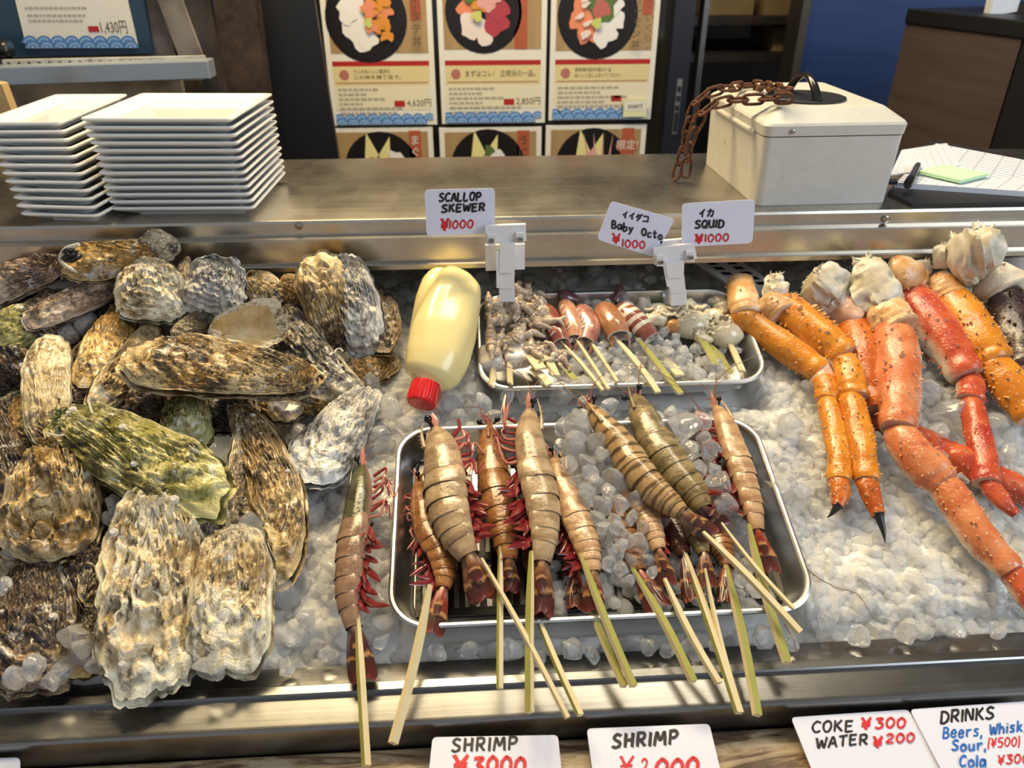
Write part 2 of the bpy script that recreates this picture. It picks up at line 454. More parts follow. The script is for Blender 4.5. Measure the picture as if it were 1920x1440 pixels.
# handwriting: each glyph is strokes in a unit box
G = {
 'A': [[(0, 0), (.5, 1), (1, 0)], [(.2, .4), (.8, .4)]],
 'B': [[(.05, 0), (.05, 1)], [(.05, 1), (.6, .95), (.75, .78), (.55, .55), (.05, .52)], [(.3, .52), (.8, .42), (.9, .2), (.6, .02), (.05, 0)]],
 'C': [[(.95, .85), (.6, 1), (.2, .8), (.05, .45), (.25, .1), (.6, 0), (.95, .12)]],
 'D': [[(.08, 0), (.1, 1)], [(0, .98), (.6, .92), (.95, .6), (.85, .2), (.5, 0), (.05, 0)]],
 'E': [[(.1, 0), (.1, 1)], [(.1, 1), (.85, .98)], [(.1, .52), (.75, .54)], [(.1, 0), (.9, .03)]],
 'H': [[(.08, 0), (.08, 1)], [(.9, 0), (.9, 1)], [(.08, .5), (.9, .52)]],
 'I': [[(.5, 0), (.5, 1)]],
 'K': [[(.1, 0), (.1, 1)], [(.85, 1), (.12, .45)], [(.3, .55), (.95, 0)]],
 'L': [[(.1, 1), (.1, 0), (.85, .03)]],
 'M': [[(0, 0), (.15, 1), (.5, .35), (.85, 1), (1, 0)]],
 'N': [[(.05, 0), (.1, 1), (.85, .05), (.9, 1)]],
 'O': [[(.5, 1), (.12, .8), (.05, .4), (.3, .02), (.7, .05), (.95, .5), (.8, .9), (.5, 1)]],
 'P': [[(.12, 0), (.12, 1)], [(.05, .98), (.7, .98), (.92, .75), (.7, .5), (.12, .45)]],
 'Q': [[(.5, 1), (.12, .8), (.05, .4), (.3, .05), (.7, .08), (.95, .5), (.8, .9), (.5, 1)], [(.55, .3), (1, -.05)]],
 'R': [[(.1, 0), (.1, 1)], [(.05, .98), (.7, .98), (.88, .75), (.65, .5), (.1, .46)], [(.4, .48), (.95, 0)]],
 'S': [[(.9, .88), (.5, 1), (.12, .78), (.4, .55), (.8, .4), (.85, .15), (.4, 0), (.03, .12)]],
 'T': [[(.5, 0), (.5, 1)], [(0, .97), (1, 1)]],
 'U': [[(.08, 1), (.1, .25), (.45, 0), (.85, .2), (.9, 1)], [(.9, .4), (.95, 0)]],
 'W': [[(0, 1), (.25, 0), (.5, .75), (.75, 0), (1, 1)]],
 'a': [[(.85, .6), (.4, .68), (.08, .35), (.3, 0), (.8, .25), (.85, .62), (.95, 0)]],
 'b': [[(.1, 1.05), (.12, 0), (.6, 0), (.85, .3), (.55, .58), (.14, .4)]],
 'c': [[(.85, .55), (.45, .66), (.1, .3), (.4, 0), (.9, .1)]],
 'e': [[(.1, .32), (.85, .38), (.6, .68), (.15, .5), (.15, .1), (.5, -.02), (.9, .12)]],
 'h': [[(.1, 1.05), (.1, 0)], [(.1, .4), (.5, .65), (.8, .45), (.85, 0)]],
 'i': [[(.5, .62), (.5, 0)], [(.5, .9), (.55, .86)]],
 'k': [[(.1, 1.05), (.1, 0)], [(.75, .65), (.14, .28)], [(.3, .36), (.85, 0)]],
 'l': [[(.4, 1.05), (.42, .1), (.7, 0)]],
 'o': [[(.5, .65), (.1, .4), (.3, 0), (.75, .05), (.9, .4), (.5, .65)]],
 'r': [[(.15, .65), (.2, 0)], [(.2, .4), (.5, .62), (.85, .6)]],
 's': [[(.8, .6), (.4, .66), (.2, .48), (.7, .28), (.65, .03), (.1, .05)]],
 't': [[(.45, 1), (.45, .1), (.8, .05)], [(.1, .66), (.85, .68)]],
 'u': [[(.1, .62), (.15, .1), (.5, 0), (.8, .2), (.82, .62)], [(.82, .3), (.92, 0)]],
 'y': [[(.1, .62), (.45, .1)], [(.9, .65), (.4, -.1), (.1, -.35)]],
 ',': [[(.3, .08), (.45, 0), (.25, -.22)]],
 '(': [[(.7, 1.1), (.3, .6), (.35, .1), (.65, -.15)]],
 ')': [[(.3, 1.1), (.7, .6), (.65, .1), (.3, -.15)]],
 '0': [[(.5, 1), (.1, .7), (.12, .25), (.5, 0), (.88, .3), (.88, .75), (.5, 1)]],
 '1': [[(.5, 0), (.5, 1)]],
 '2': [[(.1, .8), (.45, 1), (.85, .8), (.6, .45), (.1, .05), (.95, .03)]],
 '3': [[(.1, .92), (.85, .95), (.4, .58), (.85, .45), (.85, .15), (.45, -.02), (.08, .1)]],
 '5': [[(.85, 1), (.25, .98), (.15, .55), (.7, .58), (.88, .3), (.6, 0), (.1, .05)]],
 '¥': [[(.05, 1), (.5, .55), (.95, 1)], [(.5, .55), (.5, -.02)], [(.1, .5), (.9, .52)], [(.1, .28), (.9, .3)]],
 'イ': [[(.85, 1), (.5, .65), (.1, .42)], [(.55, .68), (.55, 0)]],
 'カ': [[(.05, .68), (.9, .72), (.85, .15), (.7, .02), (.58, .12)], [(.5, 1), (.42, .5), (.1, .02)]],
 'ダ': [[(.4, 1), (.25, .7), (.05, .5)], [(.35, .82), (.75, .82), (.6, .4), (.2, 0)], [(.3, .52), (.6, .38)], [(.85, 1.05), (.92, .92)], [(1.0, 1.1), (1.07, .97)]],
 'コ': [[(.1, .85), (.85, .87), (.82, .12)], [(.05, .1), (.95, .12)]],
}
def handwrite(mb, s, f, x, y, w, h, th, mat, gap=0.28, slant=0.08, rise=0.0, seed=1, nn=None):
    """f(px, py) gives the point on the card; (x, y) the pixel of the first baseline corner; w, h a glyph's pixel size"""
    rnd = random.Random(seed * 31 + len(s))
    cx = x; cnt = 0
    for ch in s:
        if ch == ' ': cx += w * 0.7; continue
        gw = w * (0.25 if ch in '1Iil,()' else (1.25 if ch in 'MW' else 1.0))
        jy = rnd.uniform(-.05, .05) * h
        base = y + rise * (cx - x)
        for st in G[ch]:
            P = spline([(q[0], q[1], 0) for q in st], 4 * len(st) + 2)[:, :2] if len(st) > 2 else np.array(st, float)
            if len(st) == 2: P = np.array([lerp(P[0], P[1], t) for t in np.linspace(0, 1, 4)])
            if ch in '1Iil,()': P[:, 0] = P[:, 0] * 1.0
            X = cx + P[:, 0] * gw + slant * P[:, 1] * h; Y = base + jy - P[:, 1] * h + rise * P[:, 0] * gw
            D = np.gradient(np.stack([X, Y], 1), axis=0); D /= np.maximum(np.linalg.norm(D, axis=1), 1e-6)[:, None]
            N = np.stack([-D[:, 1], D[:, 0]], 1)
            t_ = th * (0.85 + 0.3 * np.array([rnd.random() for _ in X])) / 2
            Lp = [f(X[i] + N[i, 0] * t_[i] - (D[i, 0] * th / 3 if i == 0 else 0), Y[i] + N[i, 1] * t_[i] - (D[i, 1] * th / 3 if i == 0 else 0)) for i in range(len(X))]
            Rp = [f(X[i] - N[i, 0] * t_[i] + (D[i, 0] * th / 3 if i == len(X) - 1 else 0), Y[i] - N[i, 1] * t_[i] + (D[i, 1] * th / 3 if i == len(X) - 1 else 0)) for i in range(len(X))]
            cnt += 1; dz = 0 if nn is None else nn * (.00003 * (cnt % 7) + .00022 * seed)
            mb.grid(np.array([Rp, Lp]) + dz, mat=mat)
        cx += gw + w * gap
    return cx
# ------------------------------------------------------------------ the room
def struct(name, mb, mats, **k):
    return tag(build(name, mb, mats, **k), kind='structure')
b = MB(); b.boxw((0, 2.0, -0.03), (4, 0, 0), (0, 3.2, 0), (0, 0, .03)); struct('floor', b, plain('dark_floor', (0.05, 0.045, 0.04), 0.6), smooth=False)
b = MB(); b.boxw((0, 4.2, 1.5), (3, 0, 0), (0, .04, 0), (0, 0, 1.5)); struct('wall_back', b, M['dark'], smooth=False)
# shop front: dark mullions and a dark pane behind the posters
YP = 2.0
def zat(py, y=YP, px=924): return aty(px, py, y)[2]
xl, xr = aty(470, 150, YP)[0], aty(606, 150, YP)[0]
b = MB(); b.boxw(((xl + xr) / 2 - .02, YP + .05, .95), ((xr - xl) / 2 + .06, 0, 0), (0, .04, 0), (0, 0, .95)); struct('trim_1', b, M['black'], smooth=False)
# right hand door frame, black with a steel strike plate
xa, xb = aty(1262, 0, YP)[0], aty(1300, 0, YP)[0]
b = MB(); b.boxw(((xa + xb) / 2, YP, .95), ((xb - xa) / 2, 0, 0), (0, .03, 0), (0, 0, .95))
d1 = struct('door_1', b, plain('black_door_frame', (0.012, 0.014, 0.022), 0.4), smooth=False)
b = MB(); p = aty(1278, 148, YP - .032); q = aty(1262, 252, YP - .032)
b.boxw(((p[0] + q[0]) / 2, YP - .031, (p[2] + q[2]) / 2), ((p[0] - q[0]) / 2 * .9 + .003, 0, 0), (0, .0015, 0), (0, 0, (p[2] - q[2]) / 2))
for k in range(5):
    zz = lerp(q[2], p[2], .15 + k * .17)
    b.boxw(((p[0] + q[0]) / 2, YP - .034, zz), (.004, 0, 0), (0, .0015, 0), (0, 0, .006 if k > 1 else .012), 1)
build('strike_plate', b, [plain('strike_steel', (0.42, 0.42, 0.42), 0.35, .8), M['black']], d1, smooth=False)
xc = aty(1306, 100, YP)[0]
b = MB(); b.boxw((xc + .004, YP - .01, .95), (.006, 0, 0), (0, .02, 0), (0, 0, .95)); struct('trim_2', b, M['steel_dark'], smooth=False)
# dark glass behind the posters
x0, x1 = aty(590, 200, YP)[0], aty(1262, 200, YP)[0]
b = MB(); b.boxw(((x0 + x1) / 2, YP + .02, .95), ((x1 - x0) / 2, 0, 0), (0, .006, 0), (0, 0, .95))
struct('door_2', b, plain('dark_door_glass', (0.035, 0.032, 0.025), 0.08), smooth=False)

# blue grained panel and the brown counter beside the door
p0, p1 = aty(1497, 60, 2.5), aty(1760, 60, 2.5)
b = MB(); b.boxw(((p0[0] + p1[0]) / 2 + .2, 2.53, 1.1), ((p1[0] - p0[0]) / 2 + .2, 0, 0), (0, .03, 0), (0, 0, 1.1)); struct('wall_right', b, M['blue_panel'], smooth=False)
b = MB(); b.boxw((p0[0] - .012, 2.49, 1.1), (.012, 0, 0), (0, .05, 0), (0, 0, 1.1)); struct('trim_3', b, plain('door_edge', (.10, .08, .06), .4), smooth=False)

def box_between(mb, A, B, ztop, zbot, thick, mat=0):
    """upright slab from A to B (xy), thickness away from the viewer"""
    A = np.array([A[0], A[1], 0]); B = np.array([B[0], B[1], 0]); u = (B - A) / 2; n_ = np.array([-u[1], u[0], 0]); n_ = nrm(n_) * thick / 2
    if n_[1] < 0: n_ = -n_
    c = (A + B) / 2 + n_; c[2] = (ztop + zbot) / 2
    mb.boxw(c, u, n_, (0, 0, (ztop - zbot) / 2), mat)
A = aty(1700, 40, 1.95); B = aty(1893, 150, 1.62)
rc = thing('reception_counter', (A[0], A[1], 0), 'dark brown wood-grain counter with a black top beside the blue panel', 'counter')
b = MB(); box_between(b, A, B, A[2], 0.0, .5); build('front_panel', b, M['brown_panel'], rc, smooth=False)
dAB = nrm(np.array([B[0] - A[0], B[1] - A[1], 0]))
b = MB(); box_between(b, A - dAB * .03 + np.array([0, -.03, 0]), B + dAB * .5 + np.array([0, -.03, 0]), A[2] + .028, A[2] - .004, .6); build('counter_top', b, M['black'], rc, smooth=False, bevel=.003)
b = MB(); box_between(b, B - dAB * .004 + np.array([0, -.012, 0]), B + dAB * .12 + np.array([0, -.012, 0]), A[2] - .004, 0.0, .4); build('corner_post', b, M['black'], rc, smooth=False)
p = aty(1868, 40, 1.80); zt = A[2] + .028
b = MB(); b.boxw((p[0], p[1], zt + .05), (.030, 0, .004), (0, .012, 0), (-.004, 0, .05)); tag(build('folded_paper', b, M['paper'], smooth=False), 'pale upright folded paper stand on the black counter top', 'paper')
g = MB(); rn = random.Random(5)
p2 = aty(1905, 40, 1.80)
pt = thing('potted_plant', (p2[0] + .03, p2[1], zt), 'dark green small-leaved plant in a black pot on the black counter top', 'plant')
g.tube([(p2[0] + .03, p2[1], zt), (p2[0] + .03, p2[1], zt + .02)], .045, 16); build('pot', g, M['black'], pt)
g = MB()
for k in range(160):
    c = np.array([p2[0] + .03, p2[1], zt + .055]) + np.array([rn.gauss(0, .022), rn.gauss(0, .022), rn.gauss(0, .016)])
    a = nrm([rn.gauss(0, 1), rn.gauss(0, 1), rn.gauss(0, 1)]); s_ = nrm(np.cross(a, [.3, .5, .8]))
    g.quad(c - a * .007, c + s_ * .003, c + a * .007, c - s_ * .003)
build('foliage', g, plain('dark_leaf', (.045, .075, .025), .5), pt, smooth=False)

# goods on shelves in the dark shop behind the door
def crate(px, py, w, h, d, y, label, m, rot=0.0):
    c = aty(px, py, y); b = MB(); ca, sa = math.cos(rot), math.sin(rot)
    ux, uy = np.array([ca, sa, 0]), np.array([-sa, ca, 0])
    t = thing('carton', c - np.array([0, 0, h / 2]), label, 'box', 'cartons in the dark shop')
    b.boxw(c, ux * w / 2, uy * d / 2, (0, 0, h / 2)); build('body', b, m, t, smooth=False)
    b = MB()
    for s_ in (-1, 1): b.boxw(c + np.array([0, 0, h / 2 + .004]) + ux * s_ * w * .26, ux * w * .22, uy * d / 2 * .96, (0, 0, .003))
    build('flap', b, m, t, smooth=False)
    return c[2] - h / 2
za = crate(1348, 2, .17, .07, .25, 3.0, 'dim brown carton on the upper dark shelf next to the black door frame', M['carton'])
zb = crate(1462, 2, .20, .07, .25, 3.0, 'dim brown carton on the upper dark shelf next to the blue panel', M['carton'])
zc = crate(1468, 68, .16, .07, .25, 3.0, 'dim brown carton on the lower dark shelf next to the blue panel', M['carton'])
sh = thing('shop_shelf', (1.25, 3.0, 0), 'dark open shelving in the unlit shop behind the black door frame', 'shelf')
for k, zz in enumerate((min(za, zb), zc)):
    b = MB(); b.boxw((1.15, 3.05, zz - .0125), (.42, 0, 0), (0, .25, 0), (0, 0, .012)); build('board', b, M['old_dark'], sh, smooth=False)
for sx in (.725, 1.585):
    b = MB(); b.boxw((sx, 3.05, .75), (.013, 0, 0), (0, .2, 0), (0, 0, .75)); build('upright', b, M['old_dark'], sh, smooth=False)

# ------------------------------------------------------------------ left background: machine frame with a menu sheet
YL = 1.62
def fr(pts, y, t, m, name, parent, **k):
    """a plate whose outline is given on the plane at distance y, with thickness t away from the viewer"""
    b = MB(); o = [aty(px, py, y) for px, py in pts]
    b.prism(o[::-1], (0, t, 0)); return build(name, b, m, parent, smooth=False, **k)
ms = thing('menu_stand', aty(160, 130, YL), 'stained grey metal stand holding a menu sheet in a dark blue frame', 'stand')
fr([(-60, -60), (292, -60), (340, 150), (-60, 150)], YL + .03, .02, M['old_frame'], 'back_plate', ms)
fr([(-60, -60), (258, -60), (286, 100), (-60, 110)], YL + .015, .014, M['menu_blue'], 'menu_frame', ms)
fr([(272, -60), (318, -60), (384, 118), (340, 118)], YL + .01, .05, M['old_frame'], 'side_post', ms)
fr([(330, -60), (366, -60), (418, 190), (390, 190)], YL + .02, .05, M['old_dark'], 'outer_post', ms)
b = MB()
def ml(px, py, k): return aty(px, py, YL + .014 - .0005 * k)
b.poly([ml(*q, 1) for q in [(14, -60), (226, -60), (260, 88), (50, 91)]], 0)
for k in range(4):
    yy = 3 + k * 10 - (14 if k == 0 else 0) + (4 if k > 1 else 0)
    rn = random.Random(k); xx = 42 + yy * .3
    while xx < 165 - k * 3:
        w_ = rn.uniform(4, 10); b.poly([ml(xx, yy, 2), ml(xx + w_, yy, 2), ml(xx + w_ + 1, yy + 4, 2), ml(xx + 1, yy + 4, 2)], 1); xx += w_ + 2
pa = ml(191, 61, 2); put_text(b, '1,430円', pa, (1, 0, 0), (0, 0, 1), .026, 2, width=float(ml(240, 61, 2)[0] - pa[0]))
b.poly([ml(*q, 2) for q in [(164, 49), (184, 49), (187, 60), (167, 60)]], 3)
def waves(mb, f, xa, xb, yb, r, mats, k0=2):
    k = 0
    for row in (1, 0):
        xx = xa + (r * .5 if row else r * .9)
        while xx < xb - r * .4:
            for j, (rr, mi) in enumerate(((1, mats[0]), (.72, mats[1]), (.5, mats[0]), (.28, mats[1]))):
                mb.poly([f(xx + math.cos(a) * r * rr, yb - row * r * .62 - math.sin(a) * r * rr * .95, k0 + (1 - row) * 4 + j + .01 * k) for a in np.linspace(0, PI, 9)], mi)
            xx += r * 1.75; k += 1
waves(b, ml, 48, 262, 90, 15, (4, 5))
build('menu_sheet', b, [M['pr_white'], M['pr_grey'], M['pr_text'], M['pr_red'], M['pr_wave'], M['pr_wave2']], ms, smooth=False)
b = MB(); c = aty(6, 92, YL - .03); b.tube([c + np.array([-.05, 0, 0]), c, c + np.array([.008, 0, 0])], [.016, .018, .018], 16); b.tube([c + np.array([.006, 0, 0]), c + np.array([.014, 0, 0])], .014, 16, 1)
build('knob', b, [M['black_gloss'], M['chrome']], ms)

rl = thing('shelf_rail', aty(200, 130, YL - .1), 'pale steel shelf rail with a chipped white perforated strip above the stacked plates', 'rail')
b = MB(); pA, pB = aty(-30, 142, YL - .1), aty(398, 128, YL - .1)
u = (pB - pA) / 2; c = (pA + pB) / 2; b.boxw(c, u, (0, .02, 0), (0, 0, .0155)); build('rail', b, M['rail_steel'], rl, smooth=False, bevel=.002)
b = MB(); pA, pB = aty(8, 121, YL - .075), aty(386, 113, YL - .075); u = (pB - pA) / 2; c = (pA + pB) / 2
b.boxw(c, u, (0, .004, 0), (0, 0, .008))
for k in range(20):
    cc = pA + (pB - pA) * (k + .6) / 20 + np.array([0, -.0045, .001]); b.tube([cc, cc + np.array([0, .001, 0])], .0034, 10, 1, up=(0, 0, 1))
build('perforated_strip', b, [M['rail_white'], M['old_dark']], rl, smooth=False)
b = MB(); pA, pB = aty(-30, 156, YL - .08), aty(330, 150, YL - .08); u = (pB - pA) / 2; b.boxw((pA + pB) / 2 + np.array([0, .03, -.02]), u, (0, .008, 0), (0, 0, .022)); build('under_plate', b, M['old_frame'], rl, smooth=False)
lw = MB(); pts = [(-60, 150), (400, 150), (436, 300), (-60, 330)]; lw.prism([aty(px, py, YL + .1) for px, py in pts][::-1], (0, .03, 0)); struct('wall_left', lw, M['old_frame'], smooth=False)
lw = MB(); pts = [(392, -60), (470, -60), (520, 330), (440, 330)]; lw.prism([aty(px, py, YL + .08) for px, py in pts][::-1], (0, .05, 0)); struct('trim_4', lw, M['rusty_wall'], smooth=False)
lw = MB(); pts = [(452, -60), (580, -60), (640, 330), (480, 330)]; lw.prism([aty(px, py, YL + .16) for px, py in pts][::-1], (0, .02, 0)); struct('trim_5', lw, M['black'], smooth=False)
b = MB(); pts = [(-40, 150), (3, 158), (24, 214), (22, 400), (-40, 410)]; b.prism([aty(px, py, 1.36) for px, py in pts][::-1], (0, .02, 0)); tag(build('wooden_board', b, _stained('pale_board', (.42, .27, .10), (.55, .37, .16), 12), smooth=False), 'pale wooden board standing upright behind the smaller plates', 'board')

# ------------------------------------------------------------------ posters on the shop door
def poster(pxl, pxr, pyb, pyt_img, pyb_img, kind, label, name='menu_poster', box=None):
    xa, xb, z0 = box or (aty(pxl, pyb, YP)[0], aty(pxr, pyb, YP)[0], zat(pyb)); w = xb - xa
    Y0 = YP - .004 - .003
    def f(u, v, k=0): return np.array([xa + u * w, Y0 - .0004 * k, z0 + v * w])
    b = MB(); H = 1.42
    b.boxw((xa + w / 2, YP - .0035, z0 + H * w / 2), (w / 2, 0, 0), (0, .0035, 0), (0, 0, H * w / 2), 0)
    def rect(u0, u1, v0, v1, m, k=1): b.quad(f(u0, v0, k), f(u1, v0, k), f(u1, v1, k), f(u0, v1, k), m)
    def blob(u, v, r, m, k, sx=1, seed=0, rough=.15, n=18, rot=0):
        rr = random.Random(seed); ph = rr.random() * 6; P = []
        for i in range(n):
            a = i / n * 2 * PI; q = r * (1 + rough * math.sin(3 * a + ph) + rough * .7 * math.sin(5 * a + 2 * ph) + rr.uniform(-rough, rough) * .5)
            x, y = math.cos(a) * q * sx, math.sin(a) * q; P.append(f(u + x * math.cos(rot) - y * math.sin(rot), v + x * math.sin(rot) + y * math.cos(rot), k))
        b.poly(P, m)
    def food(x, y, s_, m, k, **q): blob(cu + x * .84, cv + y * .84, s_ * .80, m, k, **q)
    img = lambda py: (zat(py) - z0) / w
    vi = img(pyb_img) if kind < 3 else H * .42
    rect(.05, .95, vi, H - .04, 1, 1)
    if kind < 3:
        v2 = img(112); rect(.05, .95, v2 - .045, v2, 2, 1)
        rect(.05, .95, v2 * .62, v2 - .045, 3, 1); rect(.05, .95, .14, v2 * .62, 4, 1)
        blob(.15, v2 - .12, .045, 5, 2, rough=.02); rect(.07, .93, v2 - .195, v2 - .187, 5, 2)
        rn = random.Random(kind + 3)
        heads = ('ウニのおいしい贅沢な', 'まずはコレ！ 正規浜の一品。', '豊洲市場の目利きが選んだ一品')
        if kind == 1: put_text(b, heads[1], f(.24, v2 - .14, 2), (1, 0, 0), (0, 0, 1), .062 * w, 6, width=.66 * w)
        else:
            put_text(b, heads[kind], f(.24, v2 - .105, 2), (1, 0, 0), (0, 0, 1), .040 * w, 6, width=.34 * w)
            put_text(b, 'この味を横丁店で。' if kind == 0 else 'おいしく召し上がってください', f(.24, v2 - .155, 2), (1, 0, 0), (0, 0, 1), .040 * w, 6, width=.44 * w)
        for i in range(6):
            vv = v2 - .24 - i * .043; uu = .08; end = (.42, .3, .5, .28, .64, .6)[i] + .1 * kind
            while uu < end:
                l_ = rn.uniform(.02, .06); rect(uu, uu + l_, vv - .022, vv, 7, 2); uu += l_ + .012
        waves(b, lambda x, y, k: f(np.clip(x, .035, .965), -y, k), .03, .97, -.012, .062, (8, 9))
        rect(.60, .70, .17, .225, 2, 2)
        if kind < 2: put_text(b, ('4,620円', '2,850円')[kind], f(.72, .175, 2), (1, 0, 0), (0, 0, 1), .08 * w, 6, width=.23 * w)
        cu, cv, r = (.40, img(34), .37) if kind == 0 else ((.42, img(22), .35) if kind == 1 else (.43, img(30), .37))
        blob(cu, cv, r, 10, 2, rough=0, n=32); blob(cu, cv, r * .93, 10, 3, rough=0, n=32)
        if kind == 0:
            for i, (x, y, s_) in enumerate([(-.13, .12, .15), (-.14, -.03, .16), (-.07, -.16, .16), (0, -.2, .11), (-.2, .04, .1)]): food(x, y, s_, 11, 4 + i, seed=i)
            for i in range(16): food(.12 + rn.uniform(-.09, .1), .03 + rn.uniform(-.22, .17), .07, 12 if i % 3 else 13, 10 + i * .5, seed=i, rough=.3)
            blob(cu + .02, cv - .03, .04, 14, 20, sx=.8)
        elif kind == 1:
            for i, (x, y, s_, m) in enumerate([(-.16, .03, .12, 13), (-.13, -.13, .14, 15), (0, -.2, .13, 15), (.13, -.1, .14, 16), (.16, .03, .12, 16), (-.02, .12, .13, 12), (.04, .1, .1, 17), (.12, .14, .07, 17), (-.14, .16, .08, 18)]): food(x, y, s_, m, 4 + i, seed=i)
            blob(cu - .06, cv - .03, .045, 14, 20)
        else:
            for i, (x, y, s_, m) in enumerate([(-.15, .12, .13, 13), (-.17, -.02, .14, 13), (-.1, -.16, .13, 13), (.16, -.02, .14, 11), (.08, -.18, .14, 11), (.17, .1, .1, 11), (.04, .1, .17, 18), (.03, .07, .1, 19)]): food(x, y, s_, m, 4 + i, seed=i + 9)
            for i in range(7): blob(cu - .15 + rn.uniform(-.06, .06), cv + rn.uniform(-.18, .16), .02, 15, 14 + i * .3, sx=2.2, seed=i, rot=.5)
            blob(cu - .01, cv - .06, .045, 14, 20)
        rect(.80, .90, vi + .28, H - .04, 20, 2) if kind == 0 else (rect(.70, .82, vi, H - .04, 20, 2) if kind == 1 else rect(.84, .93, vi + .30, H - .04, 20, 2))
        col = {0: [('ホタテ丼', .85, vi + .40, .105)], 1: [], 2: [('わ・いくら・', .905, vi + .44, .085), ('サーモン丼', .79, vi + .42, .095)]}[kind]
        for s_, uu, vv, g_ in col:
            for i, ch in enumerate(s_): put_text(b, ch, f(uu, vv - (i + .0) * g_ - .02, 22), (1, 0, 0), (0, 0, 1), g_ * .95 * w, 6, center=True)
    else:
        k = kind - 3; cu, cv, r = .47, H * .42 + .27, .37
        cv = (zat(312) - z0) / w
        blob(cu, cv, r, 10, 2, rough=0, n=32)
        leaf = [(-.14, .05), (-.1, .36), (.02, .12)], [(-.02, .1), (.13, .32), (.12, .02)]
        for L_ in leaf: b.poly([f(cu + x - .03, cv + y, 6) for x, y in L_], 21)
        sets = [[(-.17, .02, .13, 16), (-.12, -.1, .1, 17), (.05, -.02, .1, 18), (.18, .12, .1, 11), (.15, -.06, .1, 15)], [(-.1, -.03, .13, 16), (.1, -.03, .14, 12), (.1, .14, .09, 11), (.02, .2, .06, 18)], [(-.06, -.02, .1, 13), (.1, .03, .1, 18), (.18, -.02, .06, 11), (.0, .14, .06, 17)]][k]
        for i, (x, y, s_, m) in enumerate(sets): food(x, y, s_, m, 8 + i, seed=i + k)
        if k == 2:
            for i in range(4): b.poly([f(cu - .05 + i * .07, cv + .08, 9), f(cu - .1 + i * .1, cv + .33, 9), f(cu - .03 + i * .07, cv + .1, 9)], 17)
        rect(.76, .88, .3, H - .03, 20, 2)
        ttl = ('まぐろづくし', 'うに・まぐろ', '築地海鮮丼')[k]
        if k == 2: b.poly([f(.82, H - .03, 3), f(.94, H - .2, 3), f(.82, H - .37, 3), f(.70, H - .2, 3)], 20); put_text(b, '限定!', f(.82, H - .23, 4), (1, 0, 0), (0, 0, 1), .1 * w, 0, center=True)
        for i, ch in enumerate(ttl): put_text(b, ch, f(.82, H - (.16 if k < 2 else .52) - i * .115, 4), (1, 0, 0), (0, 0, 1), .105 * w, 6 if k else 0, center=True)
    mats = ['pr_white', 'pr_table', 'pr_red', 'pr_cream', 'pr_pale', 'pr_badge', 'pr_text', 'pr_grey', 'pr_wave', 'pr_wave2', 'lacquer', 'pr_squid', 'pr_orange', 'pr_salmon', 'pr_lime', 'pr_fish', 'pr_tuna', 'pr_pink', 'pr_green', 'pr_mince', 'pr_banner', 'pr_lemon']
    o = tag(build(name, b, [M[q] for q in mats], smooth=False), label, 'poster', 'menu posters on the shop door')
    return f, w
# the lower row first (its tops sit just under the upper row)
for k, (a_, c_, top, lab) in enumerate([(628, 814, 233, 'lower poster with red tuna and lemon-yellow leaves below the scallop bowl poster'), (826, 1014, 235, 'lower poster with orange and pink slices below the mixed sashimi poster'), (1022, 1206, 233, 'lower poster with a red diamond badge beneath the salmon bowl poster')]):
    xa, xb = aty(a_, 300, YP)[0], aty(c_, 300, YP)[0]; w = xb - xa
    zb = zat(top + 3) - 1.42 * w
    poster(0, 0, 0, 0, 0, 3 + k, lab, box=(xa, xb, zb))
poster(626, 820, 231, 0, 98, 0, 'upper poster of white scallop and orange urchin in a black bowl, priced 4,620')
poster(829, 1021, 230, 0, 92, 1, 'upper poster of a mixed sashimi bowl priced 2,850 in the upper row')
f3, w3 = poster(1028, 1218, 226, 0, 96, 2, 'upper poster of salmon and white squid bowl with a pale sticker over the price')
b = MB(); b.quad(f3(.72, .03, 24), f3(.95, .03, 24), f3(.95, .2, 24), f3(.72, .2, 24), 0); b.quad(f3(.73, .09, 25), f3(.93, .09, 25), f3(.93, .17, 25), f3(.73, .17, 25), 1)
put_text(b, '¥3080円', f3(.76, .11, 26), (1, 0, 0), (0, 0, 1), .05 * w3, 2, width=.14 * w3)
tag(build('price_sticker', b, [plain('pale_yellow_sticker', (.75, .72, .42), .6), M['pr_white'], M['pr_text']], smooth=False), 'small pale yellow price sticker on the salmon bowl poster', 'sticker')

# ------------------------------------------------------------------ the chilled display counter
ct = thing('display_counter', (0, .7, 0), 'stainless steel chilled display counter with a raised back shelf and front rail', 'display counter')
XL, XR = -1.3, 1.5
LZ = 1.146
prof = [(1.262, LZ - .06), (1.262, LZ), (.953, LZ), (.950, LZ - .001), (.9485, LZ - .004), (.9485, LZ - .019), (.938, LZ - .0205), (.9365, LZ - .022), (.9365, LZ - .051), (.930, LZ - .0525), (.9285, LZ - .054), (.9285, LZ - .060), (1.26, LZ - .060)]
b = MB(); b.profile(prof, XL, XR); build('back_shelf', b, M['steel'], ct, angle=25)
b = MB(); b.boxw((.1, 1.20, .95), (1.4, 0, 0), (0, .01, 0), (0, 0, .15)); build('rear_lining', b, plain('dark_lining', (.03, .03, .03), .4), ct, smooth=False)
prof = [(.492, .83), (.492, .872), (.478, .874), (.4665, .8745), (.4655, .8755), (.4645, .882), (.463, .8832), (.455, .8832), (.4535, .882), (.4525, .879), (.451, .8785), (.428, .8785), (.4250, .8775), (.4236, .875), (.4234, .848), (.4260, .840), (.492, .83)]
b = MB(); b.profile(prof, XL, XR); build('front_rail', b, M['rail'], ct, angle=25)
b = MB(); c = bedco(0.1, .25, -.09); b.boxw(c, BX * 1.4, BV * .40, BN * .01); build('basin', b, M['steel_dark'], ct, smooth=False)
